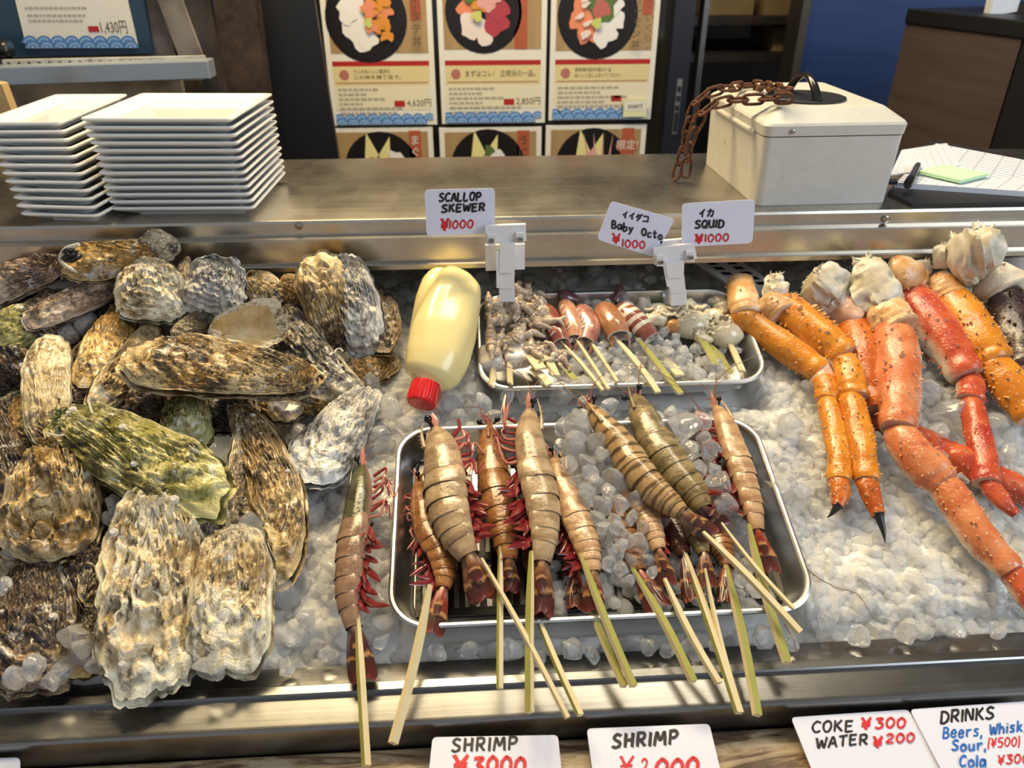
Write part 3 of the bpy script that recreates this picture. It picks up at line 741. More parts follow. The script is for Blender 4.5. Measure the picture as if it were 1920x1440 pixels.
b = MB(); b.boxw((.1, .85, .40), (1.4, 0, 0), (0, .36, 0), (0, 0, .36)); build('cabinet', b, M['steel_dark'], ct, smooth=False)
for px, py in ((1660, 411), (560, 423)):
    b = MB(); p = aty(px, py, .9482); b.tube([p, p + np.array([0, -.002, 0]), p + np.array([0, -.003, 0])], [.005, .005, .003], 14, up=(0, 0, 1)); build('bolt', b, M['chrome'], ct)

wd = MB(); wd.boxw((.1, .16, .826), (1.4, 0, 0), (0, .2628, 0), (0, 0, .021)); tag(build('wooden_ledge', wd, M['wood'], smooth=False, bevel=.003), 'weathered dark brown plank ledge along the foot of the steel front rail', 'ledge')
# ------------------------------------------------------------------ sweeps and rounded rectangles
def frames(C, up):
    C = np.asarray(C, float); m = len(C)
    T = np.gradient(C, axis=0); T /= np.maximum(np.linalg.norm(T, axis=1), 1e-9)[:, None]
    U = np.tile(np.asarray(up, float), (m, 1)) if np.ndim(up) == 1 else np.asarray(up, float)
    U = U - T * np.sum(U * T, axis=1)[:, None]; U /= np.maximum(np.linalg.norm(U, axis=1), 1e-9)[:, None]
    return T, U, np.cross(T, U)
def sweep(C, up, a, b, n=24, mul=None, off=None):
    """rings round the path C; a = half width sideways, b = half height along up; angle 0 is up"""
    C = np.asarray(C, float); T, U, S = frames(C, up); th = np.arange(n) / n * 2 * PI
    a = np.broadcast_to(a, len(C)); b = np.broadcast_to(b, len(C))
    m_ = 1 if mul is None else mul
    x = np.sin(th)[None] * a[:, None] * m_; y = np.cos(th)[None] * b[:, None] * m_
    P = C[:, None] + U[:, None] * y[..., None] + S[:, None] * x[..., None]
    if off is not None: P = P + off
    return P
def closed_sweep(mb, P, mat=0):
    """rings plus two end caps"""
    m, n = P.shape[:2]
    mb.grid(P, cv=True, mat=mat)
    b = mb.n - m * n
    mb.f.append([b + k for k in range(n)]); mb.m.append(mat); mb.uv.append([(0, 0)] * n)
    mb.f.append([b + (m - 1) * n + k for k in reversed(range(n))]); mb.m.append(mat); mb.uv.append([(1, 1)] * n)
def rrect(c, ux, uy, w, d, r, k=6):
    P = []
    for (sx, sy, a0) in ((1, 1, 0), (-1, 1, 90), (-1, -1, 180), (1, -1, 270)):
        for i in range(k + 1):
            a = R(a0 + 90 * i / k); P.append(c + ux * (sx * (w / 2 - r) + math.cos(a) * r) + uy * (sy * (d / 2 - r) + math.sin(a) * r))
    return np.array(P)
def loft(mb, loops, mat=0, cap0=True, cap1=True, mats=None):
    L = np.array(loops); m, n = L.shape[:2]
    for i in range(m - 1):
        mb.grid(L[i:i + 2], cv=True, mat=mat if mats is None else mats[i])
    if cap0: mb.add(L[0], [tuple(range(n))], mat if mats is None else mats[0])
    if cap1: mb.add(L[-1], [tuple(reversed(range(n)))], mat if mats is None else mats[-1])

# ------------------------------------------------------------------ stacked plates
def plate(name, c, ux, uy, w, d, label, group, tz=(0, 0)):
    uz = np.array([tz[0], tz[1], 1.0]); b = MB()
    def L(ins, h, r): return rrect(c + uz * h, ux, uy, w - 2 * ins, d - 2 * ins, r)
    loft(b, [L(.022, 0, .008), L(.021, .0016, .008), L(.003, .0105, .006), L(.0004, .0125, .006), L(0, .0138, .006), L(.0006, .0150, .006), L(.003, .0152, .006), L(.006, .0140, .006), L(.020, .0062, .008), L(.026, .0052, .01)], mats=None)
    return tag(build(name, b, M['porcelain'], angle=30, loc=c), label, 'plate', group)
PITCH_P = .0090
def stack(n, bFL, bFR, tFL, tFR, d, group, what, ang=0.0):
    zb = LZ + .0135; zt = zb + (n - 1) * PITCH_P
    b0, b1, t0, t1 = atz(*bFL, zb), atz(*bFR, zb), atz(*tFL, zt), atz(*tFR, zt)
    rn = random.Random(n)
    for i in range(n):
        f = i / (n - 1)
        fl, fr_ = lerp(b0, t0, f), lerp(b1, t1, f)
        ux = nrm((fr_ - fl) * np.array([1, 1, 0])); w = np.linalg.norm(lerp(b1, t1, .5) - lerp(b0, t0, .5))
        a = R(ang + (rn.uniform(-.5, .5) if 0 < i < n - 1 else 0)); ux = np.array([ux[0] * math.cos(a) - ux[1] * math.sin(a), ux[0] * math.sin(a) + ux[1] * math.cos(a), 0])
        uy = np.array([-ux[1], ux[0], 0])
        mid = (fl + fr_) / 2 + np.array([rn.uniform(-.0006, .0006), rn.uniform(-.0006, .0006), 0]); c = mid + uy * d / 2; c[2] = LZ + .0004 + i * PITCH_P
        if i == n - 1: lab = 'topmost plate of the %s stack, its yellowish lamplit face showing' % what
        elif i == 0: lab = 'bottom plate of the %s stack, resting on the steel shelf' % what
        else: lab = 'white rectangular plate inside the %s stack, only its edges showing' % what
        plate('serving_plate', c, ux, uy, w, d, lab, group if 0 < i < n - 1 else None)
stack(13, (204, 394), (479, 390), (147, 226), (437, 225), .172, 'plates inside the taller wide stack', 'wider, taller plate', -1.5)
stack(12, (29, 404), (190, 405), (-46, 234), (117, 231), .196, 'plates inside the narrow stack', 'narrower plate', -4.0)

# ------------------------------------------------------------------ cash box with chain
FL, FRp, BL = atz(1417, 387, LZ), atz(1661, 381, LZ), atz(1305, 303.5, LZ)
ux = nrm(FRp - FL); bw = np.linalg.norm(FRp - FL); uy = np.array([-ux[1], ux[0], 0]); bd = .228
hb = aty(1430, 258, FL[1])[2] - LZ; lid = aty(1430, 232, FL[1])[2] - LZ - hb; cham = .016
cb = thing('cash_box', FL + ux * bw / 2 + uy * bd / 2, 'ivory metal cash box with a bevelled lid and black carrying handle on the steel shelf', 'box')
cb['label'] = 'ivory metal cash box with a sloped-edge lid and black carrying handle'
c0 = FL + ux * bw / 2 + uy * bd / 2; Z = np.array([0, 0, 1.0])
b = MB(); loft(b, [rrect(c0 + Z * .0005, ux, uy, bw, bd, .010), rrect(c0 + Z * hb, ux, uy, bw + .006, bd + .004, .011)]); build('box_body', b, M['ivory'], cb, angle=35)
b = MB(); wl, dl = bw + .008, bd + .006
loft(b, [rrect(c0 + Z * (hb + .0015), ux, uy, wl, dl, .011), rrect(c0 + Z * (hb + lid - .003), ux, uy, wl + .003, dl + .002, .012), rrect(c0 + Z * (hb + lid), ux, uy, wl - .001, dl - .002, .012),
         rrect(c0 + Z * (hb + lid + cham - .001), ux, uy, wl - .046, dl - .046, .008), rrect(c0 + Z * (hb + lid + cham), ux, uy, wl - .052, dl - .052, .008)])
ld = build('lid', b, M['ivory'], cb, angle=22)
b = MB(); loft(b, [rrect(c0 + Z * (hb - .001), ux, uy, wl - .006, dl - .006, .01), rrect(c0 + Z * (hb + .0025), ux, uy, wl - .006, dl - .006, .01)]); build('seam', b, M['black'], cb)
b = MB(); p = FL - ux * .0045 + uy * .03; p[2] = LZ + hb; b.tube([p, p + uy * (bd - .06)], .0035, 10); build('hinge', b, M['ivory'], cb)
b = MB(); p = FL + ux * .030 - uy * .0042 + Z * (hb + lid * .45); b.tube([p, p - uy * .0015, p - uy * .0022], [.003, .003, .0015], 12, up=(0, 0, 1)); build('rivet', b, M['chrome'], ld)
zt = LZ + hb + lid + cham
hc = atz(1510, 184, zt); b = MB()
el = lambda r, h: np.array([hc + ux * math.cos(t) * r + uy * math.sin(t) * r * .92 + Z * h for t in np.linspace(0, 2 * PI, 40, endpoint=False)])
loft(b, [el(.052, 0), el(.052, .0025), el(.049, .0035), el(.043, .0020), el(.010, .0020)]); build('handle_plate', b, M['black'], ld, angle=30)
h0, h1 = atz(1532, 191, zt + .002), atz(1478, 172, zt + .002); P = []
for t in np.linspace(0, 1, 17): P.append(lerp(h0, h1, t) + Z * .027 * math.sin(t * PI) ** .75)
b = MB(); b.tube(P, np.array([.0062 - .0012 * math.sin(t * PI) for t in np.linspace(0, 1, 17)]), 12, up=uy, flat=.75); build('handle', b, M['black_gloss'], ld)
bdg = MB(); q = atz(1470, 186, zt + .0036)
for k in range(7): bdg.boxw(q + ux * (k * .0032 - .01) - uy * .001 * (k % 3), ux * .0012, uy * (.0018 + .0008 * (k % 2)), Z * .0004)
build('maker_script', bdg, plain('silver_script', (.5, .5, .5), .3, .8), ld, smooth=False)

ch = thing('chain', atz(1285, 296, LZ), 'rusty iron chain draped over the ivory cash box and hooked on its handle', 'chain')
def link_mesh():
    b = MB(); L_, r = .0095, .0062; P = []
    for t in np.linspace(0, 2 * PI, 24, endpoint=False): P.append((math.cos(t) * r + (L_ if math.cos(t) > 0 else -L_) * .75 * min(1, abs(math.cos(t)) * 3), math.sin(t) * r, 0))
    P = np.array(P); T = np.roll(P, -1, 0) - np.roll(P, 1, 0); T /= np.linalg.norm(T, axis=1)[:, None]; N = np.cross(T, [0, 0, 1]); a = np.linspace(0, 2 * PI, 8, endpoint=False)
    b.grid(np.array([P[i] + .0021 * (np.cos(a)[:, None] * N[i] + np.sin(a)[:, None] * np.array([0, 0, 1])) for i in range(24)]), cu=True, cv=True)
    return b
lk = None
def chain_run(pts, step=.0205, ph=0):
    global lk
    P = spline(pts, 200); s_ = np.concatenate([[0], np.cumsum(np.linalg.norm(np.diff(P, axis=0), axis=1))]); n_ = int(s_[-1] / step)
    for i in range(n_):
        q = [np.interp((i + .5 + d_) * step, s_, P[:, k]) for d_ in (-.3, 0, .3) for k in range(3)]
        c = np.array(q[3:6]); t = nrm(np.array(q[6:9]) - np.array(q[0:3])); side = nrm(np.cross(t, [.15, .3, 1])); up_ = np.cross(side, t)
        if (i + ph) % 2: side, up_ = up_, -side
        a = R(25); side, up_ = side * math.cos(a) + up_ * math.sin(a), up_ * math.cos(a) - side * math.sin(a)
        if lk is None:
            lk = build('link', link_mesh(), M['rust'], None, loc=(0, 0, 0)); o = lk
        else: o = lk.copy(); COL.objects.link(o)
        o.parent = ch
        mtx = Matrix([[t[k], side[k], up_[k], c[k] - ROOTLOC['chain'][k]] for k in range(3)] + [[0, 0, 0, 1]])
        o.matrix_local = mtx
A_, B_, C_ = atz(1478, 168, zt + .020), atz(1412, 160, zt + .006), atz(1352, 168, zt + .004)
D_ = C_ + np.array([-.030, -.004, -.012]); 
chain_run([A_, B_, C_, D_, D_ + np.array([-.012, 0, -.035]), D_ + np.array([-.016, .0, -.075]), np.array([D_[0] - .022, D_[1], LZ + .006])])
A2, B2, C2 = atz(1482, 184, zt + .012), atz(1420, 186, zt + .005), atz(1362, 190, zt + .003)
D2 = C2 + np.array([-.026, -.004, -.010])
chain_run([A2, B2, C2, D2, D2 + np.array([-.012, .004, -.03]), D2 + np.array([-.015, .008, -.065]), np.array([D2[0] - .014, D2[1] + .01, LZ + .010])], ph=1)

# ------------------------------------------------------------------ clipboard, forms, pen, notes
def slab(pix, z, t, name, m, parent=None, **k):
    b = MB(); b.prism([atz(px, py, z) for px, py in pix], (0, 0, t)); return build(name, b, m, parent, smooth=False, **k)
tag(slab([(1664, 366), (1710, 389), (2060, 383), (2090, 330), (1740, 268)][::1], LZ + .0004, .0050, 'clipboard', [M['leather']], bevel=.0015), 'black leatherette clipboard under the papers at the front of the steel shelf', 'clipboard')
def sheet(quad, z, t, name, label, m):
    b = MB(); q = [atz(px, py, z) for px, py in quad]; b.prism(q, (0, 0, t), 0)
    q2 = [p + np.array([0, 0, t + .0001]) for p in q]; b.quad(q2[0], q2[1], q2[2], q2[3], 1)
    return tag(build(name, b, [M['paper'], m], smooth=False), label, 'paper')
sheet([(1676, 352), (2020, 376), (2060, 336), (1752, 277)], LZ + .0058, .0070, 'form_pad', 'thick pad of ruled white order forms lying on the black clipboard', M['ruled'])
sheet([(1668, 330), (1800, 312), (1775, 270), (1690, 283)], LZ + .0131, .0014, 'receipt_slip', 'small ruled slips next to the cash box, on top of the form pad', M['ruled'])
b = MB(); q0, q1 = atz(1702, 346, LZ + .019), atz(1722, 308, LZ + .019); P = [lerp(q0, q1, t) for t in (0, .05, .12, .5, .9, .97, 1)]
pn = thing('marker_pen', q0, 'black and clear marker pen lying on the ruled forms', 'pen')
b.tube(P, [.003, .0045, .005, .005, .005, .004, .002], 14); build('barrel', b, [plain('smoky_pen', (.05, .05, .06), .15)], pn)
b = MB(); b.tube([lerp(q0, q1, t) for t in (-.06, 0, .25)], [.0035, .0058, .0058], 14); build('pen_cap', b, M['black_gloss'], pn)
b = MB(); g0 = [atz(px, py, LZ + .0150) for px, py in [(1722, 326), (1800, 344), (1852, 331), (1768, 313)]]; b.prism(g0, (0, 0, .0045)); tag(build('sticky_note_pad', b, M['note_green'], smooth=False), 'pale green sticky note pad lying on the ruled forms', 'note pad')
b = MB(); q = atz(1673, 341, LZ + .018); b.boxw(q, (.006, 0, 0), (0, .004, 0), (0, 0, .003)); tag(build('binder_clip', b, M['black'], smooth=False, bevel=.001), 'small black clip beside the cash box on the form pad', 'clip')

# ------------------------------------------------------------------ aluminium trays
def tray_frame(pl, pr, pf, pb, h):
    x0, x1 = bed(*pl, h), bed(*pr, h); f_, k_ = bed(*pf, h), bed(*pb, h)
    v = lambda p: np.dot(p - BO, BV)
    return (x0[0] + x1[0]) / 2, (v(f_) + v(k_)) / 2, x1[0] - x0[0], v(k_) - v(f_)
TRIM, TFLOOR = .024, -.012
def tray(fr4, label):
    cx, cv_, w, d = fr4
    t = thing('tray', bedco(cx, cv_, TFLOOR), label, 'tray')
    L = lambda ins, h, r: rrect(bedco(cx, cv_, h), BX, BV, w - 2 * ins, d - 2 * ins, r, 10)
    H = TRIM; b = MB()
    loft(b, [L(.020, TFLOOR, .022), L(.016, TFLOOR + .003, .026), L(.0065, H - .007, .033), L(.0025, H - .006, .036), L(.0003, H - .003, .038), L(.0003, H - .0008, .038), L(.0022, H + .0002, .037), L(.0045, H, .036), L(.0060, H - .0014, .034), L(.0075, H - .005, .033), L(.017, TFLOOR + .005, .026), L(.0215, TFLOOR + .0018, .022)])
    build('pan', b, M['tray'], t, angle=50)
    return t
BIG = tray_frame((727, 1110), (1526, 1094), (1100, 1164), (850, 797), TRIM)
SML = tray_frame((894, 640), (1440, 690), (1150, 724), (1150, 543), TRIM)
tb = tray(BIG, 'larger shallow aluminium tray holding the skewered prawns'); tsm = tray(SML, 'smaller shallow aluminium tray holding the squid, octopus and scallop skewers')
b = MB(); cx, cv_, w, d = BIG
for k in range(34):
    x = cx - w / 2 + .026 + k * (w - .052) / 33; b.boxw(bedco(x, cv_, TFLOOR + .0052), BX * .0028, BV * (d / 2 - .03), BN * .0012)
for s_ in (-1, -.33, .33, 1): b.boxw(bedco(cx, cv_ + s_ * (d / 2 - .03), TFLOOR + .0050), BX * (w / 2 - .024), BV * .004, BN * .0012)
build('drain_grille', b, M['grille'], tb, smooth=False)

# ------------------------------------------------------------------ mayonnaise bottle
C = [bed(*p) for p in [(853, 513, .062), (848, 528, .060), (838, 570, .056), (828, 625, .048), (818, 675, .040), (806, 708, .034), (799, 722, .032)]]
C = spline(C, 60); px_ = np.array([pxsize(c) for c in C])
tt = np.linspace(0, 1, 60)
rad = np.interp(tt, [0, .015, .05, .11, .2, .32, .5, .66, .8, .88, .93, 1], [1, 15, 31, 45, 57, 64, 67, 62, 53, 43, 33, 27]) * px_
viewup = nrm(CAMP - C[30])
n_ = 48; th = np.arange(n_) / n_ * 2 * PI
mul = np.ones((60, n_))
for (t0, a0, wt, wa, dep) in [(.20, .85, .17, .42, .34), (.30, -.42, .08, .55, .10), (.52, .30, .22, .22, -.05), (.60, -1.1, .2, .4, .10), (.45, 1.5, .25, .4, .12)]:
    da = (th - a0 + PI) % (2 * PI) - PI
    mul -= dep * np.exp(-((tt[:, None] - t0 - .25 * da[None]) / wt) ** 2 - (da[None] / wa) ** 2)
bt = thing('sauce_bottle', C[40] - BN * .03, 'soft pale yellow squeeze bottle with a red cap lying neck down on the ice', 'bottle')
mayo = NT('pale_yellow_mayonnaise_bottle'); mayo.set(Base_Color=(.80, .68, .32, 1), Roughness=.24, Subsurface_Weight=.25, Subsurface_Scale=.006, Coat_Weight=.25); mayo.b.inputs['Subsurface Radius'].default_value = (1, .8, .4)
b = MB(); closed_sweep(b, sweep(C, viewup, rad, rad * .72, n_, mul)); build('bottle_body', b, mayo.m, bt, angle=60)
A_, B_ = C[-3], bed(789, 759, .024); ax = nrm(B_ - A_); CC = np.array([lerp(A_, B_, t) for t in (0, .02, .08, .75, .92, 1.0)]); rc_ = np.array([25, 27.5, 28, 28.5, 28, 25.5]) * pxsize(B_)
rib = 1 + .035 * np.sign(np.sin(np.arange(96) / 96 * 2 * PI * 24)); mm = np.ones((6, 96)); mm[1:4] = rib
b = MB(); closed_sweep(b, sweep(CC, viewup, rc_, rc_, 96, mm)); build('screw_cap', b, plain('red_cap', (.62, .012, .014), .3), bt, angle=30)

# ------------------------------------------------------------------ price cards and their clips
CY = .902
def card(name, quad, f, label, writing, thick=.0008, group=None):
    """quad: four corner pixels (top edge first); f gives the place on the card for a pixel"""
    q = np.array([(px, py) for px, py in quad], float)
    # rounded corners in the card's own outline
    out = []
    for i in range(4):
        p, a_, b_ = q[i], q[i - 1], q[(i + 1) % 4]; r = 9
        da, db = nrm(a_ - p), nrm(b_ - p)
        for t in np.linspace(0, 1, 5): out.append((p + da * r * (1 - t) ** 2 + db * r * t ** 2))
    F = np.array([f(*p) for p in out]); nn = nrm(np.cross(F[5] - F[0], F[10] - F[5])); 
    if np.dot(nn, CAMP - F[0]) < 0: nn = -nn
    t = thing(name, F[10], label, 'sign', group)
    b = MB(); b.prism(F, -nn * thick); build('card', b, M['card'], t, smooth=False)
    for part, m, jobs in writing:
        wb = MB()
        for j, (s_, x, y, w, h, th_, kw) in enumerate(jobs): handwrite(wb, s_, lambda px, py: f(px, py) + nn * .0003, x, y, w, h, th_, 0, seed=j, nn=nn, **kw)
        build(part, wb, M[m], t, smooth=False)
    return t
fc = lambda dy: (lambda px, py: aty(px, py, CY + dy))
card('price_card', [(796, 356), (928, 353), (928, 437), (800, 443)], fc(.000), 'white handwritten SCALLOP SKEWER price card held by the clip in the small tray',
     [('writing', 'ink_black', [('SCALLOP', 823, 378, 9, 15, 4.0, dict(rise=-.03)), ('SKEWER', 828, 398, 10.5, 14, 4.0, dict(rise=-.04))]), ('price_writing', 'ink_red', [('¥', 826, 432, 14, 21, 5.2, {}), ('1000', 842, 428, 11, 15, 3.0, dict(rise=-.02))])])
card('price_card', [(1146, 377), (1266, 411), (1226, 482), (1119, 449)], fc(.002), 'white tilted Baby Octo price card held in the clip',
     [('writing', 'ink_black', [('イイダコ', 1166, 408, 11, 12, 3.0, dict(rise=.18, gap=.18)), ('Baby', 1147, 427, 8.2, 14, 3.2, dict(rise=.22)), ('Octo', 1203, 441, 8, 13, 3.2, dict(rise=.20))]), ('price_writing', 'ink_red', [('¥', 1147, 456, 15, 18, 4.0, dict(rise=.1)), ('1000', 1166, 462, 10.5, 14, 2.8, dict(rise=.10))])])
card('price_card', [(1279, 382), (1416, 374), (1411, 456), (1278, 463)], fc(.000), 'white SQUID price card beside the tilted octopus card',
     [('writing', 'ink_black', [('イカ', 1310, 406, 12, 14, 3.2, {}), ('SQUID', 1303, 428, 10, 14, 3.8, dict(rise=-.04))]), ('price_writing', 'ink_red', [('¥', 1303, 456, 14, 16, 5.4, {}), ('1000', 1321, 453, 11, 14, 2.8, dict(rise=-.03))])])
def clip(quad, back, stem_px, base, label):
    """quad: pixels of the front jaw; back: of the rear jaw; stem: widths down to the base"""
    y0 = CY - .004
    t = thing('card_clip', bed(*base), label, 'clip')
    f = lambda px, py, dy=0: aty(px, py, y0 + dy)
    def block(pts, dy, th_, name, m='clip', bv=.0012):
        b = MB(); b.prism([f(px, py, dy) for px, py in pts][::-1], (0, th_, 0)); return build(name, b, M[m], t, smooth=False, bevel=bv)
    block(quad, -.006, .006, 'front_jaw'); block(back, .006, .005, 'rear_jaw')
    (xa, ya), (xb, yb) = quad[3], quad[2]
    for fx in (.14, .84):
        x, y = lerp(xa, xb, fx), lerp(ya, yb, fx); lug = block([(x - 7, y - 16), (x + 8, y - 16), (x + 8, y + 4), (x - 7, y + 4)], -.010, .004, 'hinge_lug')
        b = MB(); p = f(x, y - 4, -.0105)
        for k in range(4): b.tube([p + np.array([-.0028 + k * .0018, 0, 0]), p + np.array([-.0018 + k * .0018, 0, 0])], .0030, 10, up=(0, 0, 1))
        build('spring', b, M['chrome'], lug)
    for nm, pts, dy, th_ in stem_px: block(pts, dy, th_, nm)
    return t
clip([(910, 424), (986, 421), (987, 452), (910, 456)], [(910, 460), (984, 458), (984, 505), (911, 508)],
     [('stem', [(938, 455), (966, 454), (964, 512), (936, 512)], -.010, .012), ('lever', [(930, 470), (937, 470), (938, 540), (931, 540)], -.009, .004), ('stem', [(935, 510), (965, 510), (964, 541), (937, 541)], -.006, .010), ('foot', [(936, 540), (965, 540), (966, 566), (937, 566)], -.004, .011)], (950, 566, .018), 'white plastic clip on a jointed stem carrying the scallop card')
clip([(1225, 466), (1302, 457), (1307, 485), (1227, 497)], [(1238, 452), (1298, 447), (1300, 470), (1240, 474)],
     [('stem', [(1247, 492), (1283, 488), (1282, 520), (1252, 522)], -.010, .012), ('lever', [(1243, 495), (1250, 494), (1258, 538), (1251, 538)], -.009, .004), ('stem', [(1252, 519), (1283, 517), (1286, 548), (1258, 550)], -.006, .010), ('foot', [(1258, 547), (1287, 544), (1288, 571), (1259, 574)], -.004, .011)], (1272, 572, .02), 'white plastic clip on a jointed stem carrying the octopus and squid cards')
def flatcard(quad, zt_, zb_, label, writing):
    """a card lying on the wooden ledge, its far edge leaning on the steel rail"""
    a_, b_ = atz(*quad[0], zt_), atz(*quad[1], zt_); c_ = atz(*quad[2], zb_)
    nn = nrm(np.cross(b_ - a_, c_ - a_))
    def f(px, py):
        d = ray(px, py); return CAMP + d * (np.dot(a_ - CAMP, nn) / np.dot(d, nn))
    return card('price_sign', quad, f, label, writing, .001)
flatcard([(811, 1382), (1046, 1378), (1062, 1530), (795, 1535)], .866, .853, 'white SHRIMP card priced 3000 leaning at the foot of the steel rail',
         [('writing', 'ink_black', [('SHRIMP', 847, 1409, 16, 24, 5.0, dict(rise=-.03, gap=.42))]), ('price_writing', 'ink_red', [('¥', 848, 1452, 28, 34, 7.5, {}), ('3000', 886, 1454, 20, 34, 6.5, dict(gap=.3))])])
flatcard([(1100, 1366), (1330, 1357), (1368, 1515), (1122, 1525)], .866, .853, 'white SHRIMP card priced 2000 beside the 3000 one',
         [('writing', 'ink_black', [('SHRIMP', 1148, 1402, 16, 25, 6.0, dict(rise=-.06, gap=.42))]), ('price_writing', 'ink_red', [('¥', 1160, 1456, 26, 36, 5.5, {}), ('2', 1200, 1456, 13, 32, 3.5, {}), ('000', 1228, 1458, 23, 34, 6.5, dict(gap=.25, rise=-.03))])])
flatcard([(1483, 1345), (1703, 1330), (1790, 1480), (1545, 1500)], .866, .853, 'white card listing COKE and WATER prices beside the drinks card',
         [('writing', 'ink_black', [('COKE', 1522, 1374, 16, 20, 4.2, dict(rise=-.04)), ('WATER', 1530, 1404, 15, 19, 4.2, dict(rise=-.09))]), ('price_writing', 'ink_red', [('¥', 1614, 1368, 18, 21, 5.5, {}), ('300', 1640, 1366, 16, 19, 4.2, dict(rise=-.03)), ('¥', 1636, 1402, 17, 20, 5, {}), ('200', 1660, 1394, 15, 17, 3.6, dict(rise=-.04))])])
flatcard([(1706, 1330), (1960, 1312), (2050, 1480), (1795, 1500)], .8675, .8545, 'white DRINKS card listing beers, sour and cola in blue marker',
         [('writing', 'ink_black', [('DRINKS', 1763, 1356, 15, 22, 4.6, dict(rise=-.08))]), ('drink_list', 'ink_blue', [('Beers,', 1768, 1384, 11, 20, 3.6, dict(rise=-.05)), ('Whisky', 1855, 1378, 11, 19, 3.6, dict(rise=-.12)), ('Sour,', 1784, 1408, 12, 19, 3.6, dict(rise=-.03)), ('Cola', 1798, 1438, 12, 20, 3.6, {})]), ('price_writing', 'ink_red', [('(¥500)', 1852, 1402, 10, 17, 2.8, dict(rise=-.05)), ('¥300', 1870, 1434, 12, 17, 3.0, dict(rise=-.05))])])
flatcard([(-180, 1428), (37, 1420), (40, 1560), (-190, 1570)], .866, .853, 'blank white card corner at the foot of the rail below the oysters', [])

# ------------------------------------------------------------------ slotted strip and white cup behind the trays
b = MB(); o_ = bed(1290, 482, .010); e1 = bed(1372, 480, .010) - o_; e2 = bed(1395, 556, .012) - o_
b.boxw(o_ + e1 / 2 + e2 / 2, e1 / 2, e2 / 2, BN * .002)
for i in range(2):
    for k in range(7):
        c = o_ + e1 * (.28 + .44 * i) + e2 * (.08 + k * .13) + BN * .0022; b.boxw(c, e1 * .10, e2 * .035, BN * .0003, 1)
tag(build('slotted_strip', b, [plain('grey_white_plastic', (.5, .5, .5), .5), M['black']], smooth=False), 'grey white slotted plastic strip on the ice under the steel shelf', 'strip')
wc = thing('plastic_cup', bed(1905, 520, 0), 'white plastic cup half buried in ice behind the dark crab leg', 'cup')
c = bed(1908, 522, .0); axc = nrm(BN * .8 + BV * .3 - BX * .3); P = [c + axc * h for h in (0, .002, .03, .045, .046, .044, .004)]
b = MB(); b.tube(P, [.018, .020, .025, .028, .0275, .026, .018], 24, up=(1, 0, 0)); build('cup_wall', b, M['clip'], wc)
# ------------------------------------------------------------------ crushed ice
def mat_ice(name, col, trans, rough, bumpy=.25, thru=0.0):
    n = NT(name)
    f = n.noise(n.coord('Object', (90, 90, 90)), 1.0, 3, .55)
    n.set(Base_Color=(*col, 1), Transmission_Weight=trans, Roughness=rough, IOR=1.31, Specular_IOR_Level=.6)
    n.bump(f, bumpy, .002)
    if thru:      # thin melted chips let light straight through
        tr = n.n('ShaderNodeBsdfTransparent'); mx = n.n('ShaderNodeMixShader'); mx.inputs[0].default_value = thru
        n.l(n.b.outputs[0], mx.inputs[1]); n.l(tr.outputs[0], mx.inputs[2]); n.l(mx.outputs[0], n.out.inputs[0])
    return n.m
M['ice_base'] = mat_ice('packed_ice', (.70, .69, .655), .0, .13, .7)
M['ice_chip'] = mat_ice('ice_chip', (.98, .975, .955), .50, .06, .40, .46)
M['ice_clear'] = mat_ice('clear_ice', (.97, .975, .97), .80, .025, .7, .14)
def ico(sub):
    bm = bmesh.new(); bmesh.ops.create_icosphere(bm, subdivisions=sub, radius=1.0)
    V = np.array([v.co[:] for v in bm.verts]); F = [[v.index for v in f.verts] for f in bm.faces]; bm.free()
    return V, np.array(F)
ICO2, ICO3 = ico(2), ico(3)
def pebble(V, rs, seed, cut=5):
    """a rounded, chipped lump from a unit sphere"""
    P = V * (1 + .28 * fbm(V[:, 0] * 1.1 + seed * 3.7, V[:, 1] * 1.1, V[:, 2] * 1.1, seed, 2)[:, None])
    for k in range(cut):
        d = nrm(rs.normal(size=3)); o = rs.uniform(.55, .85); s_ = P @ d - o
        P = P - np.where(s_ > 0, s_ * .92, 0)[:, None] * d
    return P * rs.uniform(.7, 1.25, 3)
def randrot(rs):
    q = rs.normal(size=4); q /= np.linalg.norm(q); w, x, y, z = q
    return np.array([[1 - 2 * (y * y + z * z), 2 * (x * y - z * w), 2 * (x * z + y * w)], [2 * (x * y + z * w), 1 - 2 * (x * x + z * z), 2 * (y * z - x * w)], [2 * (x * z - y * w), 2 * (y * z + x * w), 1 - 2 * (x * x + y * y)]])
def in_tray(x, v, fr4, m=0.0):
    cx, cv_, w, d = fr4; return (np.abs(x - cx) < w / 2 + m) & (np.abs(v - cv_) < d / 2 + m)
def proj(p):
    q = np.linalg.inv(_rot) @ (np.asarray(p) - CAMP); return 960 - q[0] / q[2] * FPX, 720 + q[1] / q[2] * FPX
def under_oysters(px, py):
    """the part of the ice that the oyster heap hides"""
    return px < 560 and py > 470 and px < 560 - max(0, py - 1100) * .25
def ice_height(x, v):
    h = .010 * fbm(x * 9, v * 9, 0.3, 4, 2) + .007 * fbm(x * 45, v * 45, 0.0, 8, 2)
    h = h - .004 + .012 * smooth01((v - .30) / .3)
    h = h + .012 * smooth01((x - .33) / .2) * smooth01((v - .1) / .2)
    h = h - .070 * smooth01((v - .462 - .012 * fbm(x * 14, 0, 0, 3, 2)) / .03)      # thin wet ice under the shelf, sunk to deepen the darkness there
    h = h - .012 * smooth01((-.008 - v) / .02) - .013 * smooth01((.016 - v) / .018) * smooth01((x + .26) / .1)
    h = h - tray_front(x, v, SML) - tray_front(x, v, BIG) * .5
    return h - .055 * smooth01((OX - .02 - x) / .05) * smooth01((v - .02) / .03) * smooth01((.50 - v) / .05)
